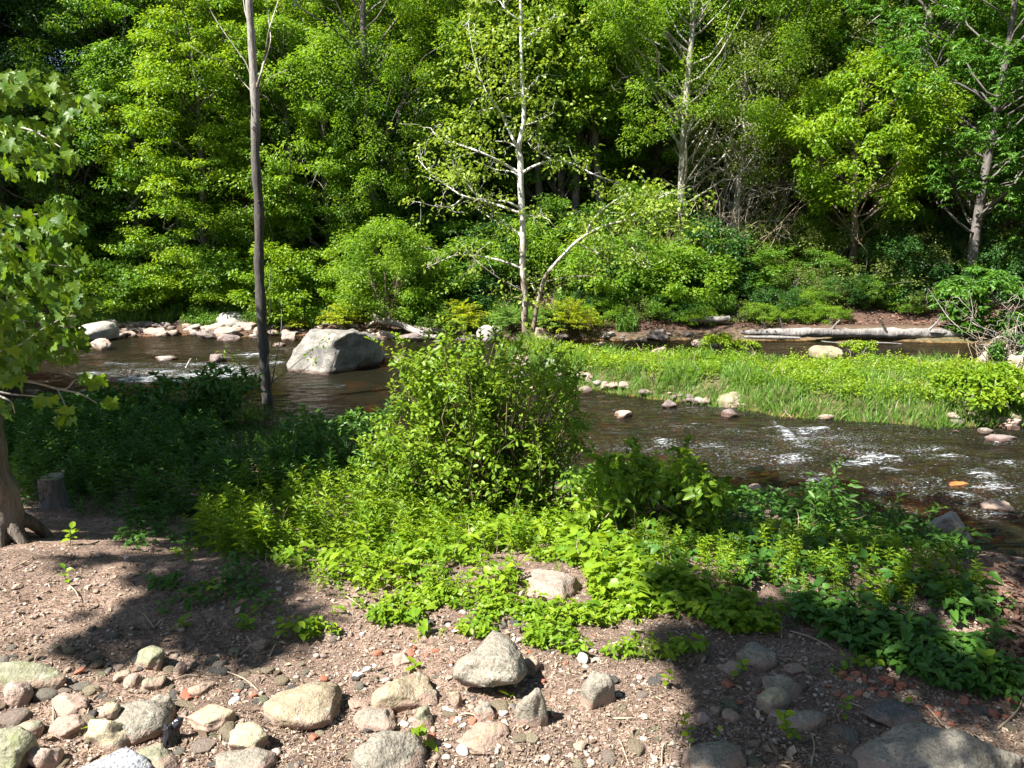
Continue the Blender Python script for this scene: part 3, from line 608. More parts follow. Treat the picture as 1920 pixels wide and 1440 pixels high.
# pebbles, brick chips and plaster bits on the dirt
dirt_poly = [(0, 1215), (200, 1190), (560, 1200), (840, 1140), (1100, 1190), (1300, 1210), (1640, 1260), (1900, 1330), (1900, 1440), (0, 1440)]
pp = sample_poly(dirt_poly, 150, rngp)
left_poly = [(0, 1215), (160, 1180), (560, 1210), (600, 1290), (300, 1330), (0, 1330)]
pp = np.vstack([pp, sample_poly(left_poly, 60, rngp)])
H_ = hit(pp[:, 0], pp[:, 1])
for k, g in enumerate(H_):
    w = rngp.uniform(.007, .026) * (1.25 if pp[k, 0] < 620 else 1); mt = ['grey', 'tan', 'pink', 'green', 'cream', 'dark', 'tan'][int(rngp.integers(7))]
    pebble(int(rngp.integers(6)), mt, (g[0], g[1], g[2] + w * .15), (w, w * rngp.uniform(.6, 1), w * rngp.uniform(.35, .7)), 'small loose pebble lying on the bare dirt among the stones', 'pebbles on the bare dirt', 'pebble', 'pebble')
for k, (px, py) in enumerate(np.vstack([sample_poly([(0, 1230), (330, 1220), (420, 1290), (700, 1300), (760, 1440), (0, 1440)], 30, rngp), sample_poly([(700, 1330), (1250, 1330), (1640, 1260), (1640, 1440), (700, 1440)], 18, rngp)])):
    g = hit([px], [py])[0]; w = rngp.uniform(.022, .05)
    pebble(int(rngp.integers(6)), ['grey', 'tan', 'pink', 'green', 'tan'][int(rngp.integers(5))], (g[0], g[1], g[2] - w * .12), (w, w * rngp.uniform(.55, .9), w * rngp.uniform(.35, .6)), 'half buried flat stone pressed into the dirt among the boulders', 'half buried stones in the dirt')
brick_px = [(150,1262),(355,1310),(348,1305),(370,1308),(447,1297),(475,1306),(420,1248),(415,1240),(590,1385),(607,1275),(518,1422),(620,1345),(708,1228),(770,1228),(778,1215),(800,1230),(828,1240),(845,1180),(870,1130),(880,1120),(960,1218),(972,1230),(990,1190),(1018,1280),(1030,1310),(1040,1345),(1085,1215),(1115,1192),(780,1345),(790,1340),(845,1360),(852,1352),(808,1388),(885,1355),(1005,1320),(1400,1168),(1450,1290),(1365,1285),(1420,1300),(1388,1318),(925,1345),(870,1205),(1062,1245),(818,1222)]
brick_px += [(rngp.uniform(1545, 1730), rngp.uniform(1262, 1318)) for _ in range(34)] + [(rngp.uniform(1740, 1900), rngp.uniform(1300, 1365)) for _ in range(14)] + [(rngp.uniform(760, 1080), rngp.uniform(1150, 1250)) for _ in range(8)]
BM = []
for k in range(4):
    r = np.random.default_rng(70 + k); Vb, Fb = rock_pts(3, 600 + k, 5, .3, .05, cut=(.7, 1.2)); BM.append(MB().add(Vb, Fb).mesh('brick_chip', M['brick'], False))
for (px, py), g in zip(brick_px, hit([a for a, b in brick_px], [b for a, b in brick_px])):
    o = bpy.data.objects.new('brick_chip', BM[int(rngp.integers(4))]); COL.objects.link(o); w = rngp.uniform(.008, .022)
    o.location = (g[0], g[1], g[2] + w * .3); o.scale = (w, w * rngp.uniform(.5, 1), w * rngp.uniform(.3, .6)); o.rotation_euler = (rngp.uniform(-.5, .5), rngp.uniform(-.5, .5), rngp.uniform(0, 6))
    if px > 1540: tag(o, 'broken red brick chip in the heap under the right hand leaves', 'brick chip', 'red brick rubble heap')
    else: tag(o, 'broken orange red brick chip on the sunlit dirt', 'brick chip', 'brick chips on the dirt')
white = [(1093,1238,.028,'white lumpy plaster piece right of the propped stone'),(672,1268,.022,'white plaster crumb pile above the low tan stone, left piece'),(688,1258,.018,'small upright white plaster crumb, topmost of the left pile'),(704,1250,.012,'tiny white crumb beside a red chip'),
 (845,1338,.018,'flat white plaster flake below the propped stone'),(858,1352,.016,'white plaster flake touching an orange chip'),(835,1330,.012,'small white flake nearest the green grey stone'),(868,1362,.012,'thin white flake above the flat olive tan stone'),
 (868,1410,.024,'bright white rounded stone at the lower left of the flat olive tan stone'),(758,1360,.020,'round white pebble left of the small green grey stone'),(1648,1252,.020,'round white cobble among the brick rubble'),(440,1318,.022,'white sided splinter of stone left of the broad tan boulder'),(840,1400,.012,'tiny white chip beside the bright white stone'),(1255,1240,.012,'small pale crumb in dappled light'),(943,1340,.018,'cream chip right of the small wedge stone')]
for px, py, w, lab in white:
    g = hit([px], [py])[0]; o = pebble(int(rngp.integers(6)), 'white', (g[0], g[1], g[2] + w * .25), (w, w * .7, w * .55), lab, None, 'plaster_piece', 'plaster')
    if 'group' in o: del o['group']
# riverbed cobbles seen through the water
mb = MB(); rb = np.random.default_rng(12); V3, F3 = ICO[2]
for px, py in [(rb.uniform(1060, 1900), None) for _ in range(420)] + [(rb.uniform(150, 900), None) for _ in range(200)]:
    py = rb.uniform(755, 960) if px > 1060 else rb.uniform(640, 800)
    g = hit([px], [py])[0]; zb = float(T(np.array([g[0]]), np.array([g[1]]))[0])
    w = rb.uniform(.05, .22)
    if zb + w * .5 > -.03: continue
    V_, F_ = rock_pts(2, int(rb.integers(1e6)), 4); mb.add(V_ * np.array([w, w * .8, w * .5]) + np.array([g[0], g[1], zb]), F_, rb.random())
def bedstone():
    m, t, p = nt('riverbed_cobbles'); t.links.new(ramp(t, attr(t), [(0, (.08, .04, .02)), (.7, (.26, .14, .055)), (1, (.55, .24, .06))]), p.inputs['Base Color']); p.inputs['Roughness'].default_value = .8; return m
tag(mb.build('riverbed_gravel', bedstone(), smooth=True), 'brown and orange gravel showing through the shallow river', 'gravel', kind='stuff')

# ------------------------------------------------------------------ trees
def clump_leaves(mb, C, R, n, rng, L, W, tpl=RH, flat=.7, droop=.35, up=.8, star=False):
    C = np.asarray(C, float); K = len(C); R = np.broadcast_to(R, (K,)); idx = np.repeat(np.arange(K), n)
    d = unit(rng.normal(0, 1, (len(idx), 3))); r = rng.random(len(idx)) ** .45
    tilt = unit(rng.normal(0, .22, (K, 3)) + np.array([0, 0, 1.]))[idx]
    off = d * r[:, None]; off = off - tilt * (off * tilt).sum(1, keepdims=True) * (1 - flat)
    pos = C[idx] + off * R[idx][:, None]
    hor = d.copy(); hor[:, 2] *= .3
    if star: pos = C[idx] + off * R[idx][:, None] ** 1; k = 7; c = pos[::k]; pos = np.repeat(c, k, 0)[:len(pos)]; an = np.tile(np.arange(k) * 6.28 / k, len(c))[:len(pos)] + np.repeat(rng.random(len(c)) * 6, k)[:len(pos)]; hor = np.stack([np.cos(an), np.sin(an), -.1 + 0 * an], 1)
    ax = unit(hor + rng.normal(0, .35, pos.shape) + np.array([0, 0, -droop]))
    nr = unit(d * .5 + rng.normal(0, .42, pos.shape) + np.array([0, 0, up]))
    kv = rng.random(K)[idx] * .5 + rng.random(len(idx)) * .5
    leaves(mb, pos, ax, nr, L * rng.uniform(.7, 1.25, len(pos)), W * rng.uniform(.7, 1.2, len(pos)), tpl, kv)
def crown_pts(K, H, R, z0, rng, lean=0.0, inner=.45, prof=.55):
    t = rng.random(K); z = z0 + (H - z0) * t; rr = R * np.sin(np.pi * np.clip(t * .86 + .12, 0, 1)) ** prof * (rng.random(K) * (1 - inner) + inner) ** .6
    a = rng.random(K) * 6.283; P = np.stack([rr * np.cos(a), rr * np.sin(a), z], 1)
    P[:, :2] *= (1 + .5 * vn(P * (1.6 / R), int(rng.integers(99))))[:, None]; P[:, 2] += R * .25 * vn(P * (1.5 / R) + 9, int(rng.integers(99))); P[:, 2] = np.maximum(P[:, 2], z0 * .8); return P
def tree_mesh(H, R, z0, leafmat, bark, seed, K=150, per=150, cr=.55, L=.11, W=.065, flat=.6, r0=.14, star=False, tpl=RH, droop=.35, bare=0, inner=.45):
    K = int(K * 2.4); cr *= .62; per = int(per * .72); L *= .80; W *= .80; flat = min(1, flat * 1.35)
    rng = np.random.default_rng(seed); wood = MB(); lf = MB()
    lean = rng.normal(0, .03 * H, 2); T_ = np.array([[lean[0] * t ** 1.5 + .05 * H * .3 * math.sin(t * 5 + seed), lean[1] * t, H * .96 * t - .3 * (1 - t)] for t in np.linspace(0, 1, 12)])
    tube(wood, T_, np.linspace(r0, r0 * .15, 12) * np.array([1.5, 1.1] + [1] * 10), 9, .5, .12, seed)
    C = crown_pts(K, H, R, z0, rng, inner=inner)
    for c in C[:max(26, K // 8)]:
        zz = max(z0 * .6, c[2] - np.hypot(c[0], c[1]) * .7); f = np.clip(zz / H, 0, .95); a = np.array([np.interp(f, np.linspace(0, 1, 12), T_[:, k]) for k in range(3)])
        limb(wood, a, c, r0 * .32 * (1 - f * .6), .008, rng, .07, 7, 4)
    for _ in range(bare):
        c = crown_pts(1, H, R * 1.15, max(.3, z0 * .3), rng)[0]; f = rng.uniform(.1, .8); a = np.array([np.interp(f, np.linspace(0, 1, 12), T_[:, k]) for k in range(3)])
        P = limb(wood, a, c, .022, .004, rng, .14, 8, 3)
        for __ in range(3): q = P[int(rng.integers(3, 8))]; limb(wood, q, q + rng.normal(0, .35, 3), .008, .003, rng, .1, 5, 3)
    clump_leaves(lf, C, cr * rng.uniform(.6, 1.3, K), per, rng, L, W, tpl, flat, droop, .8, star)
    return wood.mesh('trunk', M[bark], True), lf.mesh('crown', M[leafmat])
def put_tree(meshes, px, Y, label, cat='tree', name='tree', group=None, s=1.0, rz=0.0, x=None, zoff=0):
    if x is None: x = D1(px, 500, Y)[0]
    z = float(T(np.array([x]), np.array([Y]), False)[0]) + zoff
    e = empty(name, (x, Y, z), rz); e.scale = (s, s, s)
    for nm, me in zip(('trunk', 'crown'), meshes):
        o = bpy.data.objects.new(nm, me); COL.objects.link(o); o.parent = e
    return tag(e, label, cat, group)
TM = tree_mesh
front = [
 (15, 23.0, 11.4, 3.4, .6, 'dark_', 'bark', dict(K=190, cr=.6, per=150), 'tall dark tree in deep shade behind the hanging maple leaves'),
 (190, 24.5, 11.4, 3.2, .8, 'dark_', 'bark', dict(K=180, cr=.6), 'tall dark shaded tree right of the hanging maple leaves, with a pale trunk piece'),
 (815, 24.2, 9.2, 2.0, 3.2, 'yellow', 'bark', dict(K=110), 'yellow green tree top left of the white trunk'),
 (1010, 24.6, 9.6, 2.0, 3.6, 'bright', 'bark', dict(K=110), 'bright green tree top close right of the white trunk'),
 (1085, 24.2, 9.0, 1.9, 3.4, 'yellow', 'bark', dict(K=100), 'yellow green slim tree top above the leaning white stem'),
 (1390, 24.0, 9.5, 2.0, 4.2, 'bright', 'barkpale', dict(K=100, flat=.8), 'pale bright green tree top above the bare twig tangle'),
 (770, 25.0, 10.0, 2.0, 3.0, 'bright', 'bark', dict(K=100), 'bright green tree top behind the fluffy bright tree'),
 (440, 23.0, 9.0, 2.1, 2.6, 'yellow', 'bark', dict(K=110, flat=.3), 'yellow green tree just left of the thin trunk top'),
 (250, 23.2, 9.0, 2.2, 2.4, 'mid', 'bark', dict(K=110, flat=.4), 'mid green tree between shaded dark trees and the layered tree'),
 (120, 21.3, 5.5, 2.2, .2, 'mid', 'bark', dict(K=110, flat=.35), 'low shaded tree overhanging the black faced boulder'),
 (270, 21.6, 6.5, 2.3, .2, 'mid', 'bark', dict(K=130, flat=.3, cr=.6), 'layered mid green tree half in shade above the red brown slanting rock'),
 (395, 21.4, 7.5, 2.3, .3, 'yellow', 'bark', dict(K=150, flat=.22, cr=.65, per=170), 'bright layered beech like tree left of the thin trunk'),
 (350, 23.6, 10.4, 2.8, 1.5, 'bright', 'bark', dict(K=170, flat=.4), 'tall green tree rising behind the layered beech like tree'),
 (540, 21.8, 7.2, 2.0, .4, 'bright', 'bark', dict(K=130, flat=.3), 'layered green tree right behind the thin trunk'),
 (480, 25.3, 11.4, 2.7, 2, 'yellow', 'bark', dict(K=170, flat=.35), 'tall yellow green tree whose top frames the thin trunk'),
 (620, 22.5, 6.5, 1.9, .5, 'mid', 'barkpale', dict(K=110, bare=8), 'mid green tree with dead twigs left of the round bush'),
 (715, 22.3, 14.5, 2.5, 2.0, 'bright', 'bark', dict(K=230, flat=.75, cr=.5, per=170, L=.10, W=.05, inner=.6), 'tall fluffy bright green tree above the round bush'),
 (625, 26.5, 12.4, 2.6, 3, 'yellow', 'bark', dict(K=160), 'tall yellow green tree left of the fluffy bright tree'),
 (850, 23.6, 10.9, 2.5, 3.2, 'bright', 'bark', dict(K=150, flat=.6), 'green tree filling the upper part between fluffy tree and white trunk'),
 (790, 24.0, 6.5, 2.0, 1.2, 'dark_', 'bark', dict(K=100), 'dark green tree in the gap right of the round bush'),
 (930, 26.5, 11.4, 2.8, 3.4, 'mid', 'barkbrown', dict(K=130, r0=.2), 'tall dark trunked tree just behind the white trunk'),
 (1060, 25.8, 11.4, 2.9, 2.6, 'mid', 'bark', dict(K=140), 'mid green tree to the right of the white trunk'),
 (1125, 24.0, 10.5, 2.2, 3.4, 'bright', 'bark', dict(K=120, flat=.6, bare=6), 'slim bright green tree below the small patch of sky'),
 (1285, 22.4, 12.0, 2.7, 3.6, 'bright', 'barkpale', dict(K=220, flat=.75, cr=.5, per=170, L=.10, W=.05, inner=.6), 'big bright feathery tree right of the small patch of sky'),
 (1375, 22.6, 6.4, 1.7, 2.6, 'olive', 'barkpale', dict(K=60, per=90, bare=60), 'grey green tree with a tangle of bare twigs'),
 (1455, 25.0, 9.9, 2.7, 2.4, 'olive', 'barkpale', dict(K=110, per=120, bare=20, r0=.2), 'olive tree with a reddish bare trunk piece near its top'),
 (1545, 26.0, 10.4, 2.8, 3.0, 'mid', 'bark', dict(K=130, flat=.35), 'tall green tree of flat sprays left of the two dark trunks'),
 (1595, 21.2, 5.6, 2.35, 2.1, 'yellow', 'barkbrown', dict(K=120, cr=.5, per=130, L=.14, W=.07, r0=.12, flat=.55), 'yellow green oak with a short grey trunk before the red brown slope'),
 (1690, 23.5, 10.9, 2.7, 4.2, 'mid', 'bark', dict(K=110, r0=.26, cr=.5), 'tall tree with a thick dark forked trunk above the red brown slope'),
 (1640, 25.5, 11.4, 2.4, 4.6, 'mid', 'barkpale', dict(K=90, r0=.16), 'tall tree with a pale straight trunk left of the thick dark trunk'),
 (1835, 20.2, 12, 3.0, 2.7, 'oak', 'bark', dict(K=150, star=True, per=140, L=.17, W=.06, cr=.5), 'dark green oak with star shaped leaf clusters above the long log'),
 (1960, 20.6, 12, 2.3, 1.2, 'oak', 'bark', dict(K=130, star=True, per=130, L=.17, W=.06, cr=.5), 'dark green oak cut by the right edge, leafy down to the bank'),
]
for k, (px, Y, H, R, z0, lm, bk, kw, lab) in enumerate(front):
    put_tree(TM(H, R, z0, lm, bk, 100 + k, **kw), px, Y, lab, name='oak_tree' if 'oak' in lab else 'tree')
protos = [TM(15, 3.4, 3, 'mid', 'bark', 301, K=170, cr=.75, per=120, L=.14, W=.085), TM(14, 3.2, 4, 'bright', 'barkpale', 302, K=160, cr=.7, per=120, L=.14, W=.085), TM(16, 3.2, 5, 'dark_', 'bark', 303, K=160, cr=.75, per=120, L=.14, W=.085), TM(13, 3.0, 2, 'yellow', 'bark', 304, K=150, cr=.7, per=120, L=.14, W=.085)]
rt = np.random.default_rng(77)
LM = [(-20, 'by the hanging maple leaves'), (80, 'above the black faced boulder'), (190, 'above the long pale ledge'), (290, 'above the red brown slanting rock'), (370, 'above the dark purple wedge of rock'), (430, 'above the grey dome'), (490, 'behind the thin tree trunk'), (560, 'above the huge boulder\'s left shoulder'), (640, 'above the huge boulder'), (728, 'at the round bright bush'), (790, 'above the driftwood tips'), (850, 'at the lime feathery bush'),
      (918, 'above the speckled far bank boulder'), (985, 'directly behind the white trunks'), (1050, 'at the brightest yellow bush'), (1110, 'right of the brightest yellow bush'), (1180, 'under the leaning white stem'), (1240, 'above the dark knobbly rock'), (1300, 'at the left end of the short log'), (1350, 'at the right end of the short log'), (1400, 'at the left end of the long log'), (1450, 'above the left part of the long log'),
      (1520, 'left of the yellow green oak'), (1595, 'at the yellow green oak trunk'), (1660, 'below the thick dark forked trunk'), (1740, 'above the middle of the long log'), (1800, 'left of the oak sapling'), (1850, 'behind the oak sapling'), (1920, 'near the right edge'), (1990, 'past the right edge')]
def near_what(x, y, z): u = project(np.array([[x, y, z]]))[0][0]; return min(LM, key=lambda q: abs(q[0] - u))[1]
gl = ['mid green forest tree standing in the wood behind the front row', 'bright green forest tree standing in the wood behind the front row', 'dark green forest tree standing in the wood behind the front row', 'yellow green forest tree standing in the wood behind the front row']
for row, (Y0, n) in enumerate([(28.5, 13), (33, 13), (39, 13), (46, 14)]):
    W_ = Y0 * .78
    for k in range(n):
        x = -W_ + 2 * W_ * (k + .5) / n + rt.normal(0, .4)
        u = 960 + FPX * x / Y0
        if 1170 < u < 1240 and row > 0: continue
        ki = int(rt.integers(4))
        if u < 250: ki = [2, 0][int(rt.integers(2))]
        put_tree(protos[ki], 0, Y0 + rt.normal(0, .8), gl[ki].split(' forest')[0] + ' ' + ['tree deep in the wood', 'taller tree deeper in the wood', 'far tree high on the hill', 'farthest tree at the hill top'][row] + ', ' + near_what(x, Y0, 6), group='trees of the wood behind', s=rt.uniform(.85, 1.1), rz=rt.uniform(0, 6.28), x=x)
# young understorey trees filling the slope
up = [TM(6.5, 2.0, .8, 'mid', 'bark', 311, K=90, cr=.5, per=110, L=.12, W=.07, flat=.4), TM(7.5, 2.0, .8, 'bright', 'bark', 312, K=90, cr=.5, per=110, L=.12, W=.07, flat=.5), TM(6.5, 1.9, .6, 'olive', 'barkpale', 313, K=70, cr=.45, per=80, L=.11, W=.06, bare=25)]
for k, (px, Y, ki) in enumerate([(1010, 27.5, 0), (1090, 27.3, 1), (1160, 26.8, 0), (1225, 26.2, 1), (1330, 26.8, 2), (1400, 27.3, 0), (1480, 27.6, 2), (1560, 27.9, 0), (1620, 28.2, 1), (1720, 27.6, 0), (1790, 27, 1), (1880, 26, 0), (1960, 25, 0), (960, 28, 1), (880, 28, 0), (1440, 23.4, 2), (1355, 24.4, 1), (1760, 24.0, 0), (1830, 23.2, 2), (1920, 23.2, 0), (580, 25.0, 1), (450, 25.4, 0), (1260, 29.5, 1), (1510, 30, 1), (1690, 30.5, 0), (1830, 30, 1), (905, 25.0, 1), (1050, 24.8, 0), (1105, 25.6, 1), (985, 26.0, 0), (855, 25.6, 0)]):
    x = D1(px, 500, Y)[0]; put_tree(up[ki], px, Y, ['mid green', 'bright green', 'olive'][ki] + ' young tree ' + ('higher up, ' if Y > 26.9 else '') + near_what(x, Y, 4), name='young_tree', group='young trees on the slope', s=rt.uniform(.85, 1.15), rz=rt.uniform(0, 6))
# tall trees beyond the left edge of the view: they shade the upper left of the wood
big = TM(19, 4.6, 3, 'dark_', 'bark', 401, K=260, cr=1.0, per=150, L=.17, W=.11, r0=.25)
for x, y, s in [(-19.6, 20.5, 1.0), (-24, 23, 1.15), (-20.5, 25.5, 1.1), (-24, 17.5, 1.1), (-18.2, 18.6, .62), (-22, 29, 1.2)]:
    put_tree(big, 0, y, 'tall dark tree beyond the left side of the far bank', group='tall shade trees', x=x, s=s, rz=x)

for k, (x, y) in enumerate([(-18.5, 22.4), (-20.5, 21.5), (-17.2, 24.5), (-19.5, 26), (-22.5, 25), (-25, 22), (-22, 29), (-17.5, 28), (19, 22), (21, 25), (18.5, 27), (23, 21.5)]):
    put_tree(up[k % 2], 0, y, 'young tree beyond the ' + ('left' if x < 0 else 'right') + ' end of the visible far bank', name='young_tree', group='young trees past the ends of the far bank', s=1.1, rz=k, x=x)
for x, y, s in [(7, -4, .8), (12, 2, .9), (14.5, 8, .9), (1.5, -9, .9), (9, -10, 1.0), (17, 13, .8)]:  # unseen trees added to block sky light and deepen the near shade
    put_tree(big, 0, y, 'unseen tree added on the near bank to block sky light', group='added sky blocking trees', x=x, s=s, rz=x * 3)
# ------------------------------------------------------------------ bushes on the far bank
def bush_mesh(seed, lm, H=1.6, R=1.1, K=60, per=110, cr=.28, L=.085, W=.05, flat=.7, tpl=RH, stems=14, bark='bark', star=False):
    rng = np.random.default_rng(seed); wood = MB(); lf = MB(); C = crown_pts(K, H, R, .12, rng, prof=.5, inner=.5)
    for c in C[:stems]: limb(wood, np.array([rng.normal(0, .12), rng.normal(0, .12), -.05]), c, .018, .004, rng, .08, 6, 4, .1)
    clump_leaves(lf, C, cr * rng.uniform(.7, 1.3, K), per, rng, L, W, tpl, flat, .3, .7, star)
    return wood.mesh('stem', M[bark], True), lf.mesh('foliage', M[lm])
def fern_mesh(seed, lm, H=.9, R=.9, n=170, L=.11, W=.03):
    rng = np.random.default_rng(seed); lf = MB(); wood = MB()
    for k in range(n):
        a = rng.random() * 6.28; r = R * rng.random() ** .5; e = np.array([math.cos(a) * r, math.sin(a) * r, H * (1 - .55 * (r / R) ** 2) * rng.uniform(.6, 1.1)])
        P = smooth_path([[rng.normal(0, .08), rng.normal(0, .08), 0], e * np.array([.5, .5, .8]), e, e * 1.12 - np.array([0, 0, .08])], 14)
        tube(wood, P, np.linspace(.006, .002, 14), 3, .5, cap=False)
        t = unit(np.gradient(P, axis=0)); s = unit(np.cross(t, [0, 0, 1.]))
        for sg in (1, -1):
            q = P[4:]; leaves(lf, q, unit(s[4:] * sg + t[4:] * .6 + rng.normal(0, .15, q.shape)), unit(np.array([0, 0, 1.]) + rng.normal(0, .3, q.shape)), L * np.linspace(1, .5, 10), W, RH, rng.random())
    return wood.mesh('stem', M['stem']), lf.mesh('foliage', M[lm])
def put_bush(ms, px, py, lab, name='bush', cat='bush', group=None, s=1.0, sx=None, rz=0, depth=None):
    g = hit([px], [py])[0] if depth is None else np.array([D1(px, py, depth)[0], depth, 0])
    if depth is not None: g[2] = float(T(g[:1], g[1:2])[0])
    e = empty(name, g, rz); e.scale = (sx or s, sx or s, s)
    for nm, me in zip(('stem', 'foliage'), ms):
        o = bpy.data.objects.new(nm, me); COL.objects.link(o); o.parent = e
    return tag(e, lab, cat, group)
put_bush(bush_mesh(11, 'bright', 2.5, 1.25, 120, 150, .28, .075, .04, stems=30, bark='barkbrown'), 728, 606, 'round bright green bush with brown stems behind the driftwood', s=1.0)
fm = [fern_mesh(k, 'fern') for k in (1, 2)]; fg2 = fern_mesh(3, 'grass', 1.0, .9, 170)
put_bush(fm[0], 648, 616, 'yellow green feathery fern bush behind the huge boulder', 'fern_bush', 'fern bush', s=.72)
put_bush(fm[1], 1068, 630, 'brightest yellow feathery bush right of the white trunks', 'fern_bush', 'fern bush', s=.95, sx=.85)
put_bush(fg2, 1035, 622, 'green feathery bush between the white trunks and the brightest bush', 'fern_bush', 'fern bush', s=.7)
put_bush(fm[0], 862, 622, 'lime feathery bush right of the driftwood tips', 'fern_bush', 'fern bush', s=.85, rz=2)
put_bush(fg2, 832, 628, 'grassy green bush over the end of the driftwood', 'fern_bush', 'fern bush', s=.7, rz=1)
put_bush(fg2, 955, 622, 'green feathery bush behind the speckled far bank boulder', 'fern_bush', 'fern bush', s=.65, rz=3)
put_bush(fm[1], 560, 618, 'small yellow green tuft left of the huge boulder', 'fern_bush', 'fern bush', s=.35, rz=4)
BU = [bush_mesh(21, 'yellow', 1.5, 1.1, 60, 120, .3, flat=.35), bush_mesh(22, 'bright', 1.4, 1.1, 60, 120, .28), bush_mesh(23, 'mid', 1.7, 1.2, 60, 120, .32, flat=.5), bush_mesh(24, 'dark_', 1.6, 1.2, 60, 120, .3), bush_mesh(25, 'olive', 1.5, 1.1, 40, 60, .28, stems=40)]
bl = ['low yellow green shrub on the far bank', 'low bright green shrub on the far bank', 'mid green shrub on the far bank', 'dark green shrub on the shaded far bank', 'bare stemmed olive shrub on the far bank']
rb2 = np.random.default_rng(9)
spec = [(px, 20.2 + rb2.uniform(-.3, .8), (0, 1, 0, 2)[k % 4]) for k, px in enumerate(range(180, 620, 42))] + [(px, 20.6 + rb2.uniform(-.3, .9), (1, 3, 2, 3)[k % 4]) for k, px in enumerate(range(780, 1010, 50))] + \
       [(px, 20.0 + rb2.uniform(0, 1.2), (1, 3, 2, 1)[k % 4]) for k, px in enumerate(range(1110, 1400, 44))] + [(px, 20.3 + rb2.uniform(0, 2.4), (4, 1, 4, 2)[k % 4]) for k, px in enumerate(range(1390, 1560, 34))] + \
       [(px, 21.5 + rb2.uniform(-.5, 1.5), (3, 4, 3)[k % 3]) for k, px in enumerate(range(1620, 1960, 60))] + \
       [(px, 22.6 + rb2.uniform(-.5, .8), (3, 2)[k % 2]) for k, px in enumerate(range(60, 1400, 75))] + [(1500, 23.5, 4), (1450, 23, 4), (1420, 21.5, 4)] + [(px, Y, b) for px, Y, b in [(1480, 20.6, 4), (1530, 20.9, 2), (1560, 21.6, 4), (1620, 20.4, 4), (1650, 21.2, 3), (1700, 20.3, 3), (1740, 21.3, 4), (1780, 20.2, 3), (1820, 20.9, 2), (1870, 20.0, 3), (1910, 20.6, 3), (1590, 22.6, 4), (1680, 22.8, 2), (1510, 22.2, 1)]]
for k, (px, Y, b) in enumerate(spec):
    put_bush(BU[b], px, 560, bl[b].split(' on the')[0] + (' up the slope ' if Y > 21.4 else ' on the far bank ') + near_what(D1(px, 560, Y)[0], Y, 1), group='shrubs along the far bank', s=rb2.uniform(.65, 1.25) * (.75 if px > 1390 else 1), sx=rb2.uniform(.8, 1.3) * (.75 if px > 1390 else 1), rz=rb2.uniform(0, 6), depth=Y)
for k, px in enumerate(list(range(1100, 1380, 32)) + list(range(1385, 1760, 29))):
    Y = 19.35 + rb2.uniform(0, .8) + (px > 1385) * .25; b = (3, 1, 2, 4, 3, 2)[k % 6]
    put_bush(BU[b], px, 560, bl[b].split(' on the')[0].replace('low ', 'small ') + ' at the bank foot ' + near_what(D1(px, 560, Y)[0], Y, .5), group='small shrubs along the foot of the bank', s=rb2.uniform(.28, .5), sx=rb2.uniform(.4, .6), rz=rb2.uniform(0, 6), depth=Y)
for px, s in [(1310, .3), (1420, .3), (1490, .26), (1560, .26)]:
    put_bush(BU[k % 2], px, 600, 'little bright green shrub right behind the long log' if px > 1400 else 'small bright shrub by the short log', 'bush', 'bush', 'small shrubs by the logs', s=s, sx=s * 1.5, rz=px, depth=19.2)
put_bush(bush_mesh(31, 'oak', 1.7, 1.25, 60, 120, .3, .17, .06, .5, star=True, stems=12), 1838, 600, 'oak sapling with star shaped leaves hanging over the right end of the long log', 'oak_sapling', 'sapling', s=.8, depth=18.2)
# bare brush tangles
def brush(lab, px, py, Y, R, n, seed, mat='twig', r=.010, up=1.0):
    rng = np.random.default_rng(seed); mb = MB(); c = D1(px, py, Y); zg = max(float(T(c[:1], c[1:2])[0]), 0)
    for k in range(n):
        a = np.array([c[0] + rng.normal(0, R * .25), Y + rng.normal(0, .2), zg - .05]); b = c + rng.normal(0, 1, 3) * np.array([R, .5, R * .5]) + np.array([0, 0, up * .3])
        P = limb(mb, a, b, r, .003, rng, .16, 10, 3)
        for __ in range(3): q = P[int(rng.integers(4, 10))]; limb(mb, q, q + rng.normal(0, .3, 3) * R, .005, .002, rng, .15, 6, 3)
    o = mb.build('bare_brush', M[mat], smooth=True); return tag(o, lab, 'brush')
brush('grey tangle of bare twigs left of the yellow green oak', 1390, 420, 21.6, 1.5, 50, 3)
brush('bare grey brush under the leaning white stem', 1260, 480, 20.8, 1.0, 26, 4)
brush('bare dark brush on the shaded bank right of the thick dark trunk', 1760, 540, 20.6, 1.0, 24, 5)
brush('bare pale stems leaning over the right end of the island', 1900, 610, 14.6, .7, 14, 6, 'drift', .014)
brush('pale bare twigs by the rocks at the right end of the island', 1862, 640, 14.9, .3, 12, 7, 'twig', .007)
# far bank leaf litter
mb = MB(); r = np.random.default_rng(8); n = 30000; x = r.uniform(-16, 20, n); y = r.uniform(18.8, 29, n); z = T(x, y, False) + .02
leaves(mb, np.stack([x, y, z], 1), unit(np.stack([r.normal(0, 1, n), r.normal(0, 1, n), r.normal(.1, .3, n)], 1)), unit(np.stack([r.normal(0, .4, n), r.normal(0, .4, n), np.ones(n)], 1)), r.uniform(.06, .13, n), r.uniform(.04, .08, n), RH, r.random(n))
tag(mb.build('leaf_litter', M['rlitter']), 'red brown dead leaves covering the far slope', 'leaf litter', kind='stuff')
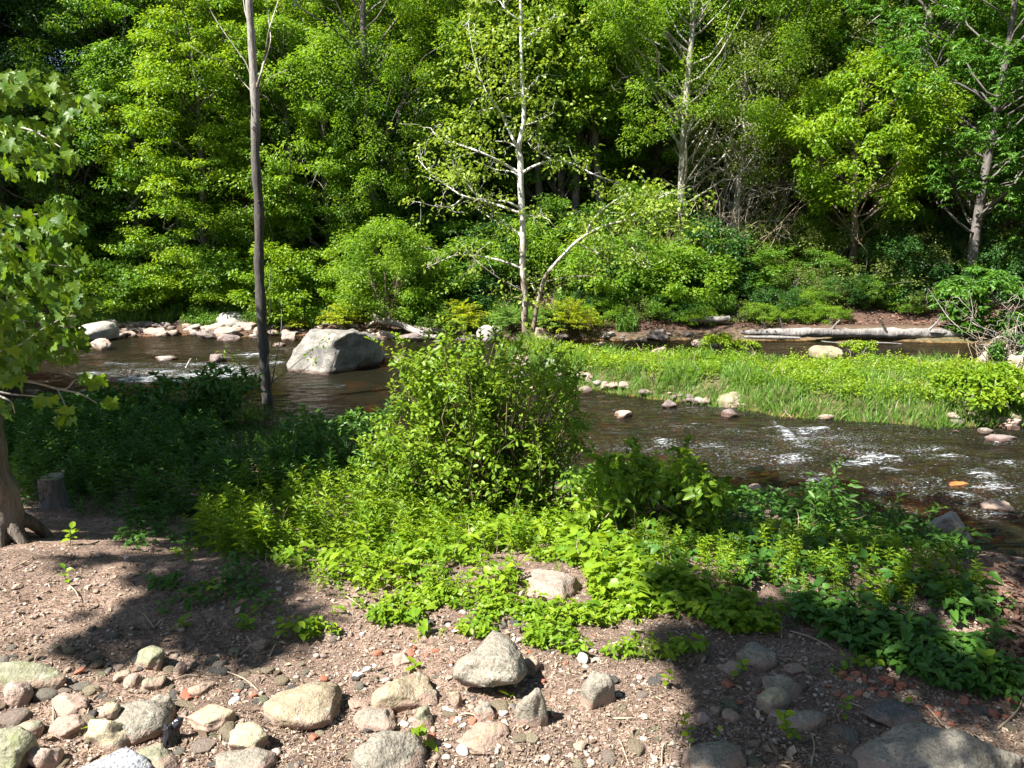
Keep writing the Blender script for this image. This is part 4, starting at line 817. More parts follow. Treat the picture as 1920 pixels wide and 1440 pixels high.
# far bank herbs and grass
mb = MB(); n = 26000; px = r.uniform(150, 1180, n); x = (px - 960) / FPX * 20; y = np.interp(x, FAX, FAY) + .45 + r.random(n) ** 1.3 * 2.2; ok = vn(xy3(x, y) * 1.3, 5) > -.25; x, y = x[ok], y[ok]; n = len(x); z = T(x, y, False)
h = r.uniform(.12, .38, n) * (1 + .5 * vn(xy3(x, y) * 2, 9))
leaves(mb, np.stack([x, y, z], 1), unit(np.stack([r.normal(0, .35, n), r.normal(0, .35, n), np.ones(n)], 1)), unit(r.normal(0, 1, (n, 3))), h, .018, BL, r.random(n))
leaves(mb, np.stack([x, y, z + h * .7], 1), unit(r.normal(0, 1, (n, 3)) * np.array([1, 1, .3])), unit(r.normal(0, .4, (n, 3)) + np.array([0, 0, 1])), .07, .04, RH, r.random(n))
tag(mb.build('far_bank_grass', M['grass']), 'grass and small herbs fringing the far bank', 'grass', kind='stuff')

# ------------------------------------------------------------------ white trunked tree on the island
def px_path(pts, Y, m=24): return smooth_path(np.array([D1(a, b, Y if len(c) == 0 else Y + c[0]) for a, b, *c in pts]), m)
rs = np.random.default_rng(31); SY = 15.8
e = empty('white_trunk_tree', D1(990, 668, SY)); tag(e, 'pale tree with two mottled white trunks standing on the tip of the island', 'tree')
w1 = MB(); Pm = px_path([(992, 672), (986, 640), (984, 600), (984, 550), (980, 500), (981, 450), (979, 400), (976, 350), (976, 300), (972, 280), (980, 240), (982, 200), (978, 130), (977, 60), (976, 0), (974, -80), (972, -150)], SY, 60)
tube(w1, Pm, np.interp(np.linspace(0, 1, 60), [0, .1, .5, .62, 1], [.095, .068, .060, .044, .02]), 12, .5, .08, 3)
w1.build('trunk', M['sycbark'], e, True)
w2 = MB(); Ps = px_path([(994, 672), (992, 655), (1001, 610), (1008, 570), (1022, 520), (1048, 487), (1078, 456), (1105, 437), (1140, 421), (1180, 414), (1215, 417, .3), (1260, 425, .5)], SY - .1, 46)
tube(w2, Ps, np.linspace(.055, .011, 46), 10, .5, .08, 5); w2.build('trunk', M['sycbark'], e, True)
br = [[(980, 402), (950, 390), (910, 378), (870, 368), (840, 350), (812, 330), (785, 300, .4)], [(978, 392), (950, 378), (925, 376), (900, 372)], [(981, 445), (955, 425), (925, 412), (893, 390)],
      [(980, 505), (950, 492), (910, 482), (860, 478), (830, 488), (800, 502)], [(982, 548), (960, 535), (930, 518), (900, 495), (885, 480)], [(980, 555), (960, 560), (945, 580)],
      [(974, 285), (962, 262), (950, 235), (935, 205), (915, 180), (900, 140), (885, 90), (878, 40)], [(972, 278), (955, 268), (940, 264)], [(935, 200), (915, 205), (900, 212)],
      [(976, 335), (960, 322), (930, 318), (910, 310)], [(975, 325), (950, 310), (900, 285), (850, 268), (825, 262), (808, 240)],
      [(978, 325), (1000, 312), (1030, 302), (1060, 303), (1085, 312), (1120, 330), (1160, 342)], [(982, 235), (1005, 228), (1025, 218), (1040, 210)], [(980, 172), (960, 160), (935, 152)], [(981, 172), (995, 160), (1010, 140)],
      [(978, 75), (1000, 62), (1015, 50), (1040, 30)], [(977, 40), (950, 20), (930, -10)], [(983, 405), (1010, 405), (1030, 412)], [(1035, 300), (1010, 285), (995, 275)],
      [(1008, 570), (1020, 560), (1035, 545)], [(1018, 530), (1060, 520), (1110, 516)], [(1080, 456), (1100, 465), (1130, 480), (1150, 500)], [(1140, 421), (1160, 440), (1190, 470), (1215, 505)], [(1190, 415), (1215, 400), (1250, 395), (1290, 405)], [(1100, 440), (1110, 415), (1140, 385), (1180, 360)], [(1170, 414), (1220, 380), (1260, 360)],
      [(1010, 560), (1000, 540), (990, 520)], [(900, 375), (880, 350), (850, 320)], [(870, 368), (850, 385), (820, 388), (790, 380)]]
tips = []
for b in br:
    wb = MB(); q = px_path([(a, c, *(d or [rs.normal(0, .35) * min(i, 3) / 3])) for i, (a, c, *d) in enumerate(b)], SY, 16); L0 = np.linalg.norm(q[-1] - q[0])
    tube(wb, q, np.linspace(.012 + .010 * min(L0, 2.2), .005, 16), 6, .5)
    for k in range(int(4 + L0 * 5)):
        s = q[int(rs.integers(5, 16))]; en = s + rs.normal(0, .24, 3) + np.array([0, 0, .12]); limb(wb, s, en, .006, .002, rs, .1, 6, 3); tips.append(en); tips.append((s + en) / 2)
    wb.build('branch', M['sycbark'], e, True)
lf = MB(); tips = np.array(tips); tips = tips[rs.random(len(tips)) < .75]
clump_leaves(lf, tips, .22, 8, rs, .085, .06, RH, .6, .4, .6)
ex = []
for (cx, cy, rx, ry, n) in [(860, 325, 50, 25, 18), (900, 150, 90, 120, 60), (1010, 60, 110, 90, 60), (1060, 170, 90, 90, 34), (880, 260, 60, 40, 22), (1230, 385, 90, 38, 70), (1180, 350, 60, 30, 20), (1130, 420, 60, 25, 24), (1060, 300, 50, 30, 12), (930, 60, 80, 70, 44), (880, 330, 40, 14, 12), (840, 210, 40, 30, 12), (1240, 430, 70, 30, 26), (1200, 480, 70, 25, 12), (1020, 560, 30, 30, 5)]:
    for k in range(n):
        d = rs.normal(0, .5, 2); ex.append(D1(cx + d[0] * rx, cy + d[1] * ry, SY + rs.normal(0, .7)))
clump_leaves(lf, ex, .20, 11, rs, .085, .06, RH, .5, .4, .6); lf.build('foliage', M['syc'], e)
shift(e)

# ------------------------------------------------------------------ logs
def log(name, lab, pts, r, mat, seed, seg=16, m=40, rough=.18, parent=None, cat='log'):
    mb = MB(); P = smooth_path(np.array([D1(a, b, y) for a, b, y in pts]), m); tube(mb, P, np.interp(np.linspace(0, 1, m), np.linspace(0, 1, len(r)), r), seg, .5, rough, seed)
    o = mb.build(name, M[mat], parent, True); return tag(o, lab, cat) if not parent else o
e = empty('fallen_log', D1(1600, 640, 17.9)); tag(e, 'long grey weathered fallen log lying along the far bank above dark water', 'log')
log('trunk', '', [(1388, 624, 17.9), (1420, 623, 17.9), (1500, 624, 17.9), (1600, 624, 18), (1700, 625, 18.1), (1840, 628, 18.2), (1960, 632, 18.3)], [.03, .07, .11, .10, .12, .135, .15], 'logwood', 4, 22, 90, .26, e)
for a, b, c_ in [(1470, 1462, 596), (1560, 1575, 600), (1660, 1650, 598), (1742, 1765, 592), (1436, 1428, 604)]: log('limb', '', [(a, 618, 17.95), ((a + b) / 2, 608, 17.9), (b, c_, 17.85)], [.035, .022, .01], 'logwood', a, 6, 8, .2, e)
log('branch', '', [(1395, 632, 17.75), (1450, 633, 17.72), (1500, 634, 17.8)], [.03, .05, .03], 'logwood', 6, 8, 12, .2, e)
log('branch', '', [(1540, 640, 17.6), (1600, 645, 17.5), (1660, 643, 17.6), (1720, 648, 17.7)], [.015, .025, .02, .012], 'logwood', 7, 6, 14, .2, e)
shift(e)
log('short_log', 'short reddish brown log lying on the far bank left of the long log', [(1292, 600, 18.9), (1330, 599, 18.9), (1368, 598, 18.9)], [.06, .085, .075], 'logwood', 9)
e = empty('driftwood_snag', D1(760, 625, 18.6)); tag(e, 'bleached forked driftwood snag behind the huge boulder', 'driftwood')
log('stem', '', [(698, 590, 18.8), (712, 600, 18.7), (745, 606, 18.6), (780, 622, 18.4), (812, 632, 18.3), (830, 628, 18.3)], [.10, .08, .075, .08, .07, .03], 'drift', 11, 9, 24, .15, e)
log('stem', '', [(705, 600, 18.8), (760, 612, 18.8), (800, 619, 18.7), (838, 618, 18.6)], [.05, .07, .07, .05], 'drift', 12, 9, 20, .15, e)
log('branch', '', [(688, 612, 18.7), (705, 602, 18.7), (725, 602, 18.7)], [.02, .04, .03], 'drift', 13, 7, 10, .2, e)
log('branch', '', [(722, 604, 18.6), (723, 596, 18.6), (721, 588, 18.6)], [.025, .02, .012], 'drift', 14, 6, 8, .2, e)
shift(e)
log('drift_branch', 'small pale forked branch standing in the river ripples', [(349, 690, 14.2), (353, 682, 14.2), (358, 672, 14.2)], [.025, .018, .012], 'drift', 15, cat='branch')
for k, (pts, lab) in enumerate([([(1790, 806, 10.5), (1840, 800, 10.7), (1920, 770, 11)], 'bare pale branch at the waterline of the island tip'), ([(1850, 790, 11), (1900, 700, 12), (1930, 640, 13)], 'long bare stem leaning out of the right edge'), ([(1868, 760, 12), (1905, 742, 12), (1950, 735, 12)], 'pale dead branch lying on the leaves near the right edge')]):
    log('drift_branch', lab, pts, [.008, .014, .012], 'drift', 20 + k, 6, 14, .1, cat='branch')

# ------------------------------------------------------------------ island vegetation
ri = np.random.default_rng(41)
def isl_pts(n, lo, hi):
    x = ri.uniform(-.5, 15, n); y = ri.uniform(10, 16.4, n); s = poly_sd(x, y, ISL) + .12 * vn(xy3(x, y) * 1.7, 5); k = (s > lo) & (s < hi); return x[k], y[k], s[k]
mb = MB(); x, y, s = isl_pts(150000, -.10, 3); p = np.where(s < .5, 1, .22); front_ = (y < 13.2) | (s < .4); k = ri.random(len(x)) < p * (vn(xy3(x, y) * 2.5, 7) > -.7); x, y, s = x[k], y[k], s[k]; n = len(x); z = T(x, y, False)
tuft = .5 + .5 * vn(xy3(x, y) * 2.2, 13); h = (.10 + .16 * tuft) * ri.uniform(.7, 1.2, n)
tall = (y > 13.2) & (vn(xy3(x, y) * 1.8, 19) > .05); h = np.where(tall, h * 1.5, h)
cxy = np.stack([np.round(x * 2.2) / 2.2, np.round(y * 2.2) / 2.2], 1); out = np.stack([x, y], 1) - cxy
leaves(mb, np.stack([x, y, z - .01], 1), unit(np.column_stack([out * 2.2 + ri.normal(0, .22, (n, 2)), np.ones(n)])), unit(ri.normal(0, 1, (n, 3))), h, .011, BL, ri.random(n))
tag(mb.build('island_grass', M['grass']), 'green grass tufts fringing the river island', 'grass', kind='stuff')
mb = MB(); x, y, s = isl_pts(60000, .28, 4); k = vn(xy3(x, y) * 1.5, 23) > -.55; x, y, s = x[k], y[k], s[k]; n = len(x); z = T(x, y, False); h = (.17 + .12 * vn(xy3(x, y) * 1.6, 29) + .10 * vn(xy3(x, y) * 4.5, 30)).clip(.03, 1) * ri.uniform(.4, 1.15, n)
for q in range(4):
    hh = h * (1 - q * .2)
    leaves(mb, np.stack([x, y, z + hh], 1) + ri.normal(0, .02, (n, 3)), unit(ri.normal(0, 1, (n, 3)) * np.array([1, 1, .5])), unit(ri.normal(0, .5, (n, 3)) + np.array([0, 0, 1])), ri.uniform(.03, .06, n), .024, RH, np.clip(.5 + .5 * vn(xy3(x, y) * 1.1, 31) + ri.normal(0, .15, n), 0, 1))
tag(mb.build('island_herbs', M['herb']), 'yellow green herbs covering the river island', 'herbs', kind='stuff')
BI = bush_mesh(61, 'lime', .36, .5, 34, 40, .12, .07, .045, .5)
for k, (px, py) in enumerate([(1820, 752), (1868, 742), (1905, 760), (1790, 738)]):
    put_bush(BI, px, py, 'leafy yellow green weed clump near the right end of the island', 'weed_clump', 'weeds', 'leafy weed clumps on the island', s=ri.uniform(.8, 1.1), rz=k)
BI2 = bush_mesh(62, 'herb', .55, .35, 26, 60, .1, .06, .04, .6)
for k, (px, py) in enumerate([(1345, 668), (1395, 672), (1610, 676)]):
    put_bush(BI2, px, py, 'taller yellow green herb clump on the back of the island', 'weed_clump', 'weeds', 'taller herb clumps on the island', s=ri.uniform(.7, 1), rz=k)
put_bush(bush_mesh(63, 'deep', .7, .45, 30, 60, .12, .07, .04, .6), 1885, 690, 'dark leafy shrub below the leaning bare stems at the right', s=.9)

# ------------------------------------------------------------------ near bank cover
rn = np.random.default_rng(51)
def plant_templates(kind, k, seed):
    o = []
    for q in range(k):
        r = np.random.default_rng(seed + q); V = []; lf = MB()
        if kind == 'gold':                                # upright stem with whorled narrow leaves
            H = 1.0; n = 34; t = np.linspace(.12, 1, n); bend = r.normal(0, .12, 2); c = np.column_stack([bend[0] * t ** 2, bend[1] * t ** 2, t * H]); a = np.arange(n) * 2.4 + r.random() * 6
            el = np.interp(t, [0, .8, 1], [-.15, .35, 1.2]); ax = np.stack([np.cos(a), np.sin(a), el], 1); leaves(lf, c, ax, unit(np.array([0, 0, 1.]) + .3 * r.normal(0, 1, (n, 3))), np.interp(t, [0, .3, .85, 1], [.20, .30, .24, .10]), .062, RH, r.random(n))
            leaves(lf, c[[0, 15]] * [1, 1, 0], unit(c[[15, 33]]), np.array([[1., 0, 0], [0, 1, 0]]), H * .95, .015, BL, .2)
        elif kind == 'ovate':
            n = int(r.integers(7, 13)); a = r.random(n) * 6.28; rr = r.random(n) ** .6 * .5; c = np.column_stack([rr * np.cos(a), rr * np.sin(a), r.uniform(.25, 1, n)]); ax = np.stack([np.cos(a), np.sin(a), r.normal(-.1, .25, n)], 1)
            leaves(lf, c, ax, unit(np.array([0, 0, 1.]) + .32 * r.normal(0, 1, (n, 3))), r.uniform(.32, .58, n), r.uniform(.24, .38, n), OV if q % 2 else HEART, r.random(n))
            leaves(lf, c * [.1, .1, 0], unit(c), unit(r.normal(0, 1, (n, 3))), np.linalg.norm(c, axis=1), .02, BL, .1)
        o.append(lf)
    return o
def scatter(mb, tmpls, P, S, rng, lean=.15, v=None):
    P = np.asarray(P); n = len(P); ch = rng.integers(len(tmpls), size=n)
    for q, tp in enumerate(tmpls):
        I = np.where(ch == q)[0]
        if not len(I): continue
        V = np.vstack(tp.V); A = np.concatenate(tp.A); a = rng.random(len(I)) * 6.28; c, s = np.cos(a), np.sin(a); sc = np.asarray(S)[I]; ln = rng.normal(0, lean, (len(I), 2))
        X = (V[None, :, 0] * c[:, None] - V[None, :, 1] * s[:, None]) + ln[:, :1] * V[None, :, 2]; Yv = (V[None, :, 0] * s[:, None] + V[None, :, 1] * c[:, None]) + ln[:, 1:] * V[None, :, 2]
        W_ = np.stack([X * sc[:, None], Yv * sc[:, None], np.broadcast_to(V[None, :, 2], X.shape) * sc[:, None]], -1) + P[I][:, None]
        off = 0
        base = (np.arange(len(I)) * len(V))[:, None, None]; vv = np.clip(A[None] * .6 + rng.random((len(I), 1)) * .4, 0, 1).ravel()
        # faces of the template come in runs of one size
        L = np.concatenate(tp.L); C = np.concatenate(tp.C); F = L.reshape(-1, 3)
        mb.add(W_.reshape(-1, 3), (F[None] + base).reshape(-1, 3), vv)
gold = plant_templates('gold', 5, 900); ov = plant_templates('ovate', 8, 950)
def wpoly(poly, n, rng, water=False, f=1.0):              # the outline laid on the ground, sampled evenly there
    q = []
    for a in range(len(poly)):
        A, B = np.array(poly[a], float), np.array(poly[(a + 1) % len(poly)], float)
        for t in np.linspace(0, 1, 5)[:-1]: q.append(A + (B - A) * t)
    q = np.array(q); G = hit(q[:, 0], q[:, 1], water); p = sample_poly(G[:, :2], n, rng); z = T(p[:, 0], p[:, 1], False); return np.column_stack([p, np.maximum(z, 0) if water else z])
def zone(poly, n, rng): return wpoly(poly, n, rng), None
def thin(P, sc, th, seed): k = vn(P * sc, seed) > th; return P[k]
# sunlit goldenrod like stems, and their shaded neighbours
mb = MB()
P, _ = zone([(380, 960), (500, 905), (600, 890), (700, 900), (740, 1000), (720, 1050), (560, 1040), (440, 1060), (330, 1010)], 260, rn); scatter(mb, gold, P, rn.uniform(.13, .27, len(P)), rn)
P, _ = zone([(700, 960), (900, 960), (1080, 960), (1120, 1010), (1000, 1040), (760, 1050)], 170, rn); scatter(mb, gold, P, rn.uniform(.12, .24, len(P)), rn)
P, _ = zone([(1180, 1020), (1500, 1010), (1850, 1080), (1800, 1160), (1500, 1120), (1280, 1110)], 240, rn); scatter(mb, gold, P, rn.uniform(.09, .17, len(P)), rn)
ds = MB(); P = np.vstack([wpoly([(380, 900), (700, 880), (1150, 950), (1500, 1010), (1800, 1080), (1500, 1150), (1000, 1120), (520, 1100)], 420, rn)]); n = len(P)
leaves(ds, P, unit(np.column_stack([rn.normal(0, .5, (n, 2)), np.ones(n) * .8])), unit(rn.normal(0, 1, (n, 3))), rn.uniform(.06, .28, n), .004, BL, rn.random(n)); tag(ds.build('dry_stalks', M['litter']), 'dry broken stalks standing among the weeds of the near bank', 'stalks', kind='stuff')
tag(mb.build('upright_weeds', M['lime']), 'upright narrow leaved weeds on the near bank', 'weeds', kind='stuff')
mb = MB()
P, _ = zone([(450, 1000), (700, 990), (1100, 1000), (1150, 1110), (1040, 1150), (850, 1120), (700, 1110), (560, 1090)], 1150, rn); P = thin(P, 6, -.12, 5)
cl = lambda P: P[~((project(P)[0] > 972) & (project(P)[0] < 1112) & (project(P)[1] > 1060) & (project(P)[1] < 1135))]
P = cl(P); scatter(mb, ov, P, .055 * np.exp(rn.normal(0, .35, len(P))), rn)
P, _ = zone([(520, 1090), (800, 1110), (1040, 1140), (1200, 1150), (1180, 1240), (900, 1200), (760, 1170), (560, 1200)], 800, rn); P = cl(thin(P, 6.5, .10, 6)); scatter(mb, ov, P, rn.uniform(.03, .06, len(P)), rn)
P, _ = zone([(1060, 1000), (1180, 1030), (1260, 1090), (1420, 1150), (1560, 1160), (1500, 1200), (1320, 1190), (1180, 1160), (1080, 1120)], 900, rn); P = cl(thin(P, 6, -.12, 8)); scatter(mb, ov, P, .06 * np.exp(rn.normal(0, .32, len(P))), rn)
P, _ = zone([(700, 930), (1000, 960), (1150, 960), (1150, 1020), (900, 1040), (700, 1010)], 420, rn); scatter(mb, ov, P, .085 * np.exp(rn.normal(0, .35, len(P))), rn)
P, _ = zone([(1180, 1130), (1560, 1150), (1720, 1240), (1600, 1270), (1340, 1290), (1180, 1230)], 260, rn); P = thin(P, 6, .12, 16); scatter(mb, ov, P, .04 * np.exp(rn.normal(0, .35, len(P))), rn)
P, _ = zone([(300, 1030), (620, 1050), (900, 1140), (1150, 1180), (1000, 1230), (620, 1210), (300, 1150)], 150, rn); P = thin(P, 6, .1, 18); scatter(mb, ov, P, .035 * np.exp(rn.normal(0, .4, len(P))), rn)
P, _ = zone([(480, 1000), (1100, 1000), (1400, 1100), (1150, 1150), (600, 1120)], 130, rn); scatter(mb, gold, P, rn.uniform(.06, .15, len(P)), rn)
tag(mb.build('low_ground_cover', M['lime']), 'low heart leaved ground cover along the edge of the dirt', 'ground cover', kind='stuff')
mb = MB()
P, _ = zone([(70, 900), (180, 900), (330, 930), (330, 1000), (200, 985), (80, 960)], 50, rn); scatter(mb, gold, P, rn.uniform(.10, .2, len(P)), rn)
P, _ = zone([(-40, 800), (250, 790), (560, 800), (720, 850), (760, 910), (560, 930), (330, 980), (180, 950), (40, 950)], 1300, rn); P = thin(P, 1.2, -.35, 3); uu, vv_, _ = project(P); S_ = rn.uniform(.16, .34, len(P)) * np.where((np.abs(uu - 505) < 90) & (vv_ < 880), .45, 1); scatter(mb, gold, P, S_, rn)
P, _ = zone([(1080, 900), (1250, 880), (1420, 930), (1560, 930), (1700, 985), (1860, 1060), (1890, 1200), (1920, 1270), (1700, 1250), (1480, 1130), (1300, 1080), (1160, 1050)], 3000, rn); P = thin(P, 5, -.18, 9); P = P[P[:, 2] > .06]
scatter(mb, ov, P, np.clip(.07 * np.exp(rn.normal(0, .38, len(P))), .02, .15), rn)
P, _ = zone([(-60, 790), (250, 730), (520, 745), (640, 800), (760, 860), (700, 900), (420, 950), (200, 900), (0, 880)], 2600, rn); P = P[P[:, 2] > .05]; P = thin(P, 1.1, -.45, 14); uu, vv_, _ = project(P); S_ = rn.uniform(.08, .20, len(P)) * np.where((np.abs(uu - 505) < 90) & (vv_ < 880), .45, 1); scatter(mb, ov, P, S_, rn)
P, _ = zone([(200, 960), (420, 940), (480, 1060), (540, 1150), (300, 1150), (240, 1050)], 230, rn); scatter(mb, ov, thin(P, 2, -.2, 3), rn.uniform(.04, .085, len(P))[:len(P)], rn)
P, _ = zone([(1500, 1130), (1920, 1260), (1920, 1330), (1750, 1290), (1480, 1180)], 230, rn); P = thin(P, 2, -.1, 12); scatter(mb, ov, P, rn.uniform(.05, .095, len(P)), rn)
def field(x0, x1, y0, y1, n, th, sd_): x = rn.uniform(x0, x1, n); y = rn.uniform(y0, y1, n); P = np.column_stack([x, y, T(x, y, False)]); P = P[P[:, 2] > .05]; return thin(P, 1.6, th, sd_)
P = field(-.6, 2.6, 5.4, 8.4, 700, -.3, 31); scatter(mb, ov, P, rn.uniform(.06, .12, len(P)), rn)
P = field(4.2, 11, 2.2, 6.2, 1500, -.05, 32); scatter(mb, ov, P, rn.uniform(.06, .14, len(P)), rn)
P = field(-9, -4.2, 3, 11, 2600, -.3, 33); P = P[P[:, 0] < -2.2 - P[:, 1] * .66]; scatter(mb, ov, P, rn.uniform(.08, .18, len(P)), rn)
tag(mb.build('shaded_ground_cover', M['deep']), 'leafy ground cover by the river with tree shade put into its green', 'ground cover', kind='stuff')
mb = MB()
for cx, cy, n, h in [(560, 835, 260, .45), (545, 870, 160, .4), (480, 800, 140, .35), (640, 880, 120, .35), (640, 840, 120, .3)]:
    g = hit([cx], [cy], False)[0]; P = g + rn.normal(0, .10, (n, 3)) * np.array([1, 1, 0]); a = rn.normal(0, .42, (n, 2)); leaves(mb, P, unit(np.column_stack([a, np.ones(n)])), unit(rn.normal(0, 1, (n, 3))), h * rn.uniform(.6, 1.2, n), .009, BL, rn.random(n))
tag(mb.build('bank_grass', M['deep']), 'long grass blades among the shaded weeds by the river', 'grass', kind='stuff')

# ------------------------------------------------------------------ shrubs of the near bank, traced as clumps at their own distances
def px_shrub(name, lab, cat, base, clumps, leafmat, L, W, tpl, seed, per=60, cr=None, stemmat='stem', r0=.009, stems=1.0, flat=.8, shoots=.45):
    rng = np.random.default_rng(seed); g = hit([base[0]], [base[1]], False)[0] if len(base) == 2 else D1(*base); e = empty(name, g); tag(e, lab, cat); wood = MB(); lf = MB(); C = []; R = []
    for cx, cy, rx, ry, n in clumps:
        for _ in range(n):
            d = rng.normal(0, .5, 2).clip(-1.1, 1.1); Y = g[1] + rng.normal(0, .28); P = D1(cx + d[0] * rx, cy + d[1] * ry, Y); C.append(P); R.append(cr or .10)
    C = np.array(C); R = np.array(R) * rng.uniform(.6, 1.4, len(C))
    for c in C[rng.random(len(C)) < stems]:
        a = g + np.array([rng.normal(0, .16), rng.normal(0, .10), -.02]); a = a * .75 + .25 * np.array([c[0], a[1], a[2]]); limb(wood, a, c, r0, .0025, rng, .07, 8, 4, .04)
    clump_leaves(lf, C, R, per, rng, L, W, tpl, flat, .2, .55)
    for c in C[rng.random(len(C)) < shoots]:
        hgt = rng.uniform(.10, .26); d = unit(np.array([rng.normal(0, .45) + (c[0] - g[0]) * .5, rng.normal(0, .3), .9])); q = smooth_path([c, c + d * hgt * .6, c + d * hgt + np.array([rng.normal(0, .03), 0, -.01])], 12); tube(wood, q, np.linspace(.003, .0012, 12), 4, .5, cap=False)
        m = 16; t_ = np.linspace(1, 11, m).astype(int); a = np.arange(m) * 2.4; pr = np.column_stack([np.cos(a), np.sin(a), np.full(m, .35)])
        leaves(lf, q[t_], unit(pr + d * .4), unit(np.array([0, 0, 1.]) + rng.normal(0, .35, (m, 3))), L * rng.uniform(.7, 1.2, m), W * rng.uniform(.8, 1.1, m), tpl, rng.uniform(.4, 1, m))
    wood.build('stem', M[stemmat], e, True); lf.build('foliage', M[leafmat], e); shift(e); return e
px_shrub('leafy_shrub', 'big leafy green shrub in the middle of the near bank, in front of the river', 'shrub', (925, 975),
  [(835, 668, 16, 30, 5), (800, 700, 22, 25, 6), (880, 680, 45, 25, 12), (950, 705, 40, 30, 8), (830, 745, 60, 40, 30), (930, 750, 85, 50, 42), (800, 790, 50, 35, 16), (1020, 730, 45, 50, 12), (1062, 760, 22, 45, 7), (880, 820, 110, 45, 46), (1010, 820, 70, 50, 26),
   (770, 855, 70, 35, 26), (860, 890, 130, 40, 50), (1020, 890, 60, 45, 24), (760, 900, 70, 40, 26), (900, 940, 140, 35, 34), (1060, 850, 25, 35, 4), (700, 868, 25, 15, 5), (1090, 852, 15, 12, 2), (790, 940, 70, 30, 18), (725, 795, 14, 10, 2), (840, 645, 10, 10, 2), (790, 665, 25, 14, 4), (770, 690, 14, 20, 3), (900, 655, 30, 10, 4), (740, 830, 30, 30, 7), (1075, 700, 12, 16, 2), (1085, 800, 14, 20, 3), (800, 730, 40, 40, 12), (870, 730, 150, 90, 40), (900, 840, 190, 90, 60), (1000, 700, 60, 40, 10)],
  'shrubleaf', .042, .024, OV, 71, per=21, cr=.078, stems=.8, shoots=.6)
px_shrub('vine_covered_shrub', 'darker heart leaved bush right of the big shrub at the water edge', 'shrub', (1230, 1010),
  [(1130, 905, 40, 30, 8), (1210, 900, 70, 28, 20), (1310, 915, 50, 30, 12), (1140, 960, 50, 45, 14), (1110, 1020, 35, 45, 10), (1270, 960, 80, 30, 12), (1350, 930, 20, 25, 4), (1270, 880, 30, 12, 4), (1180, 990, 50, 40, 8)],
  'shrubleaf', .046, .036, HEART, 72, per=24, cr=.10, stems=.6)
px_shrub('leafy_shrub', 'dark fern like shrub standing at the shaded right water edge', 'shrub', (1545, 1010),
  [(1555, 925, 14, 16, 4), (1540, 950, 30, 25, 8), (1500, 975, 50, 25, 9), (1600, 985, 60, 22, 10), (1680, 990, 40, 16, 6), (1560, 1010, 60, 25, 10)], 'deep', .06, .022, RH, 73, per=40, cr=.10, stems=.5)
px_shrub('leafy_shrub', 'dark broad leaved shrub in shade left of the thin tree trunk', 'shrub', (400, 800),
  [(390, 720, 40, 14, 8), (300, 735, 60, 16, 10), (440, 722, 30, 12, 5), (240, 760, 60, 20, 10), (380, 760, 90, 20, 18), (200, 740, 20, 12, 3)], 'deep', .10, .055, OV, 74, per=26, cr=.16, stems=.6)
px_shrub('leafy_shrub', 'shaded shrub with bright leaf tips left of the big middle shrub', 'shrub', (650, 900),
  [(660, 800, 40, 20, 6), (700, 810, 40, 25, 8), (600, 830, 60, 30, 12), (680, 860, 60, 30, 12), (720, 785, 15, 8, 2), (570, 800, 30, 20, 5)], 'deep', .06, .03, OV, 75, per=34, cr=.11, stems=.6)

# ------------------------------------------------------------------ thin tree on the left
e = empty('thin_tree', hit([508], [790], False)[0]); TY = float(e.location.y); tag(e, 'slender straight tree with dark bark and a pale upper trunk by the left water edge', 'tree')
w = MB(); P = px_path([(512, 812), (506, 785), (500, 740), (496, 690), (491, 600), (486, 500), (486, 400), (479, 300), (479, 200), (473, 100), (467, 0), (462, -100), (455, -260), (450, -420)], TY, 60)
tube(w, P, np.interp(np.linspace(0, 1, 60), [0, .05, .12, .5, 1], [13.5, 10.5, 9.8, 8.5, 4]) * TY / FPX * (1 + .09 * np.sin(np.arange(60) * 1.7)), 16, .5, .13, 8)
for k in range(9):
    r_ = np.random.default_rng(k); c = P[int(r_.integers(6, 40))]; a = r_.random() * 6.28; d = np.array([math.cos(a), math.sin(a), .5]); tube(w, np.array([c, c + d * .07, c + d * r_.uniform(.08, .11)]), [.022, .014, .010], 7, .5, .2, k)
w.build('trunk', M['thinbark'], e, True)
rt2 = np.random.default_rng(15); tp = []
for b, r0 in [([(481, 168), (489, 140), (498, 100), (505, 55), (522, 0), (532, -50)], .022), ([(483, 170), (492, 130), (507, 80), (503, 30), (500, -20)], .012), ([(474, 155), (462, 120), (445, 95), (420, 60), (395, 20), (378, -20)], .010), ([(470, 170), (452, 150), (425, 118), (385, 105), (350, 80)], .008), ([(478, 60), (462, 30), (455, -10)], .02), ([(479, 180), (500, 150), (540, 130)], .006),
               ([(503, 745), (500, 690), (507, 640), (506, 560), (506, 500)], .010), ([(504, 745), (515, 690), (527, 620), (527, 560)], .010), ([(506, 720), (545, 690), (580, 660), (622, 630)], .007), ([(500, 722), (470, 690), (440, 668), (420, 655)], .006), ([(506, 720), (560, 700), (600, 668)], .005)]:
    wb = MB(); q = px_path([(a, c, rt2.normal(0, .15) * min(i, 2)) for i, (a, c) in enumerate(b)], TY, 18); tube(wb, q, np.linspace(r0, .003, 18), 6, .5); wb.build('branch', M['barkpale' if b[0][1] < 300 else 'bark'], e, True); tp.append(q)
lf = MB()
for q, n, rr in [(tp[2], 26, .12), (tp[3], 26, .12), (tp[8], 30, .12), (tp[9], 26, .12), (tp[10], 14, .08), (tp[7], 8, .1), (tp[0], 10, .12)]:
    c = q[9:]; c = np.vstack([c] * 1); clump_leaves(lf, c, rr, max(1, n // 8), rt2, .07, .035, OV, .6, .3, .5)
lf.build('foliage', M['yellow'], e); shift(e)

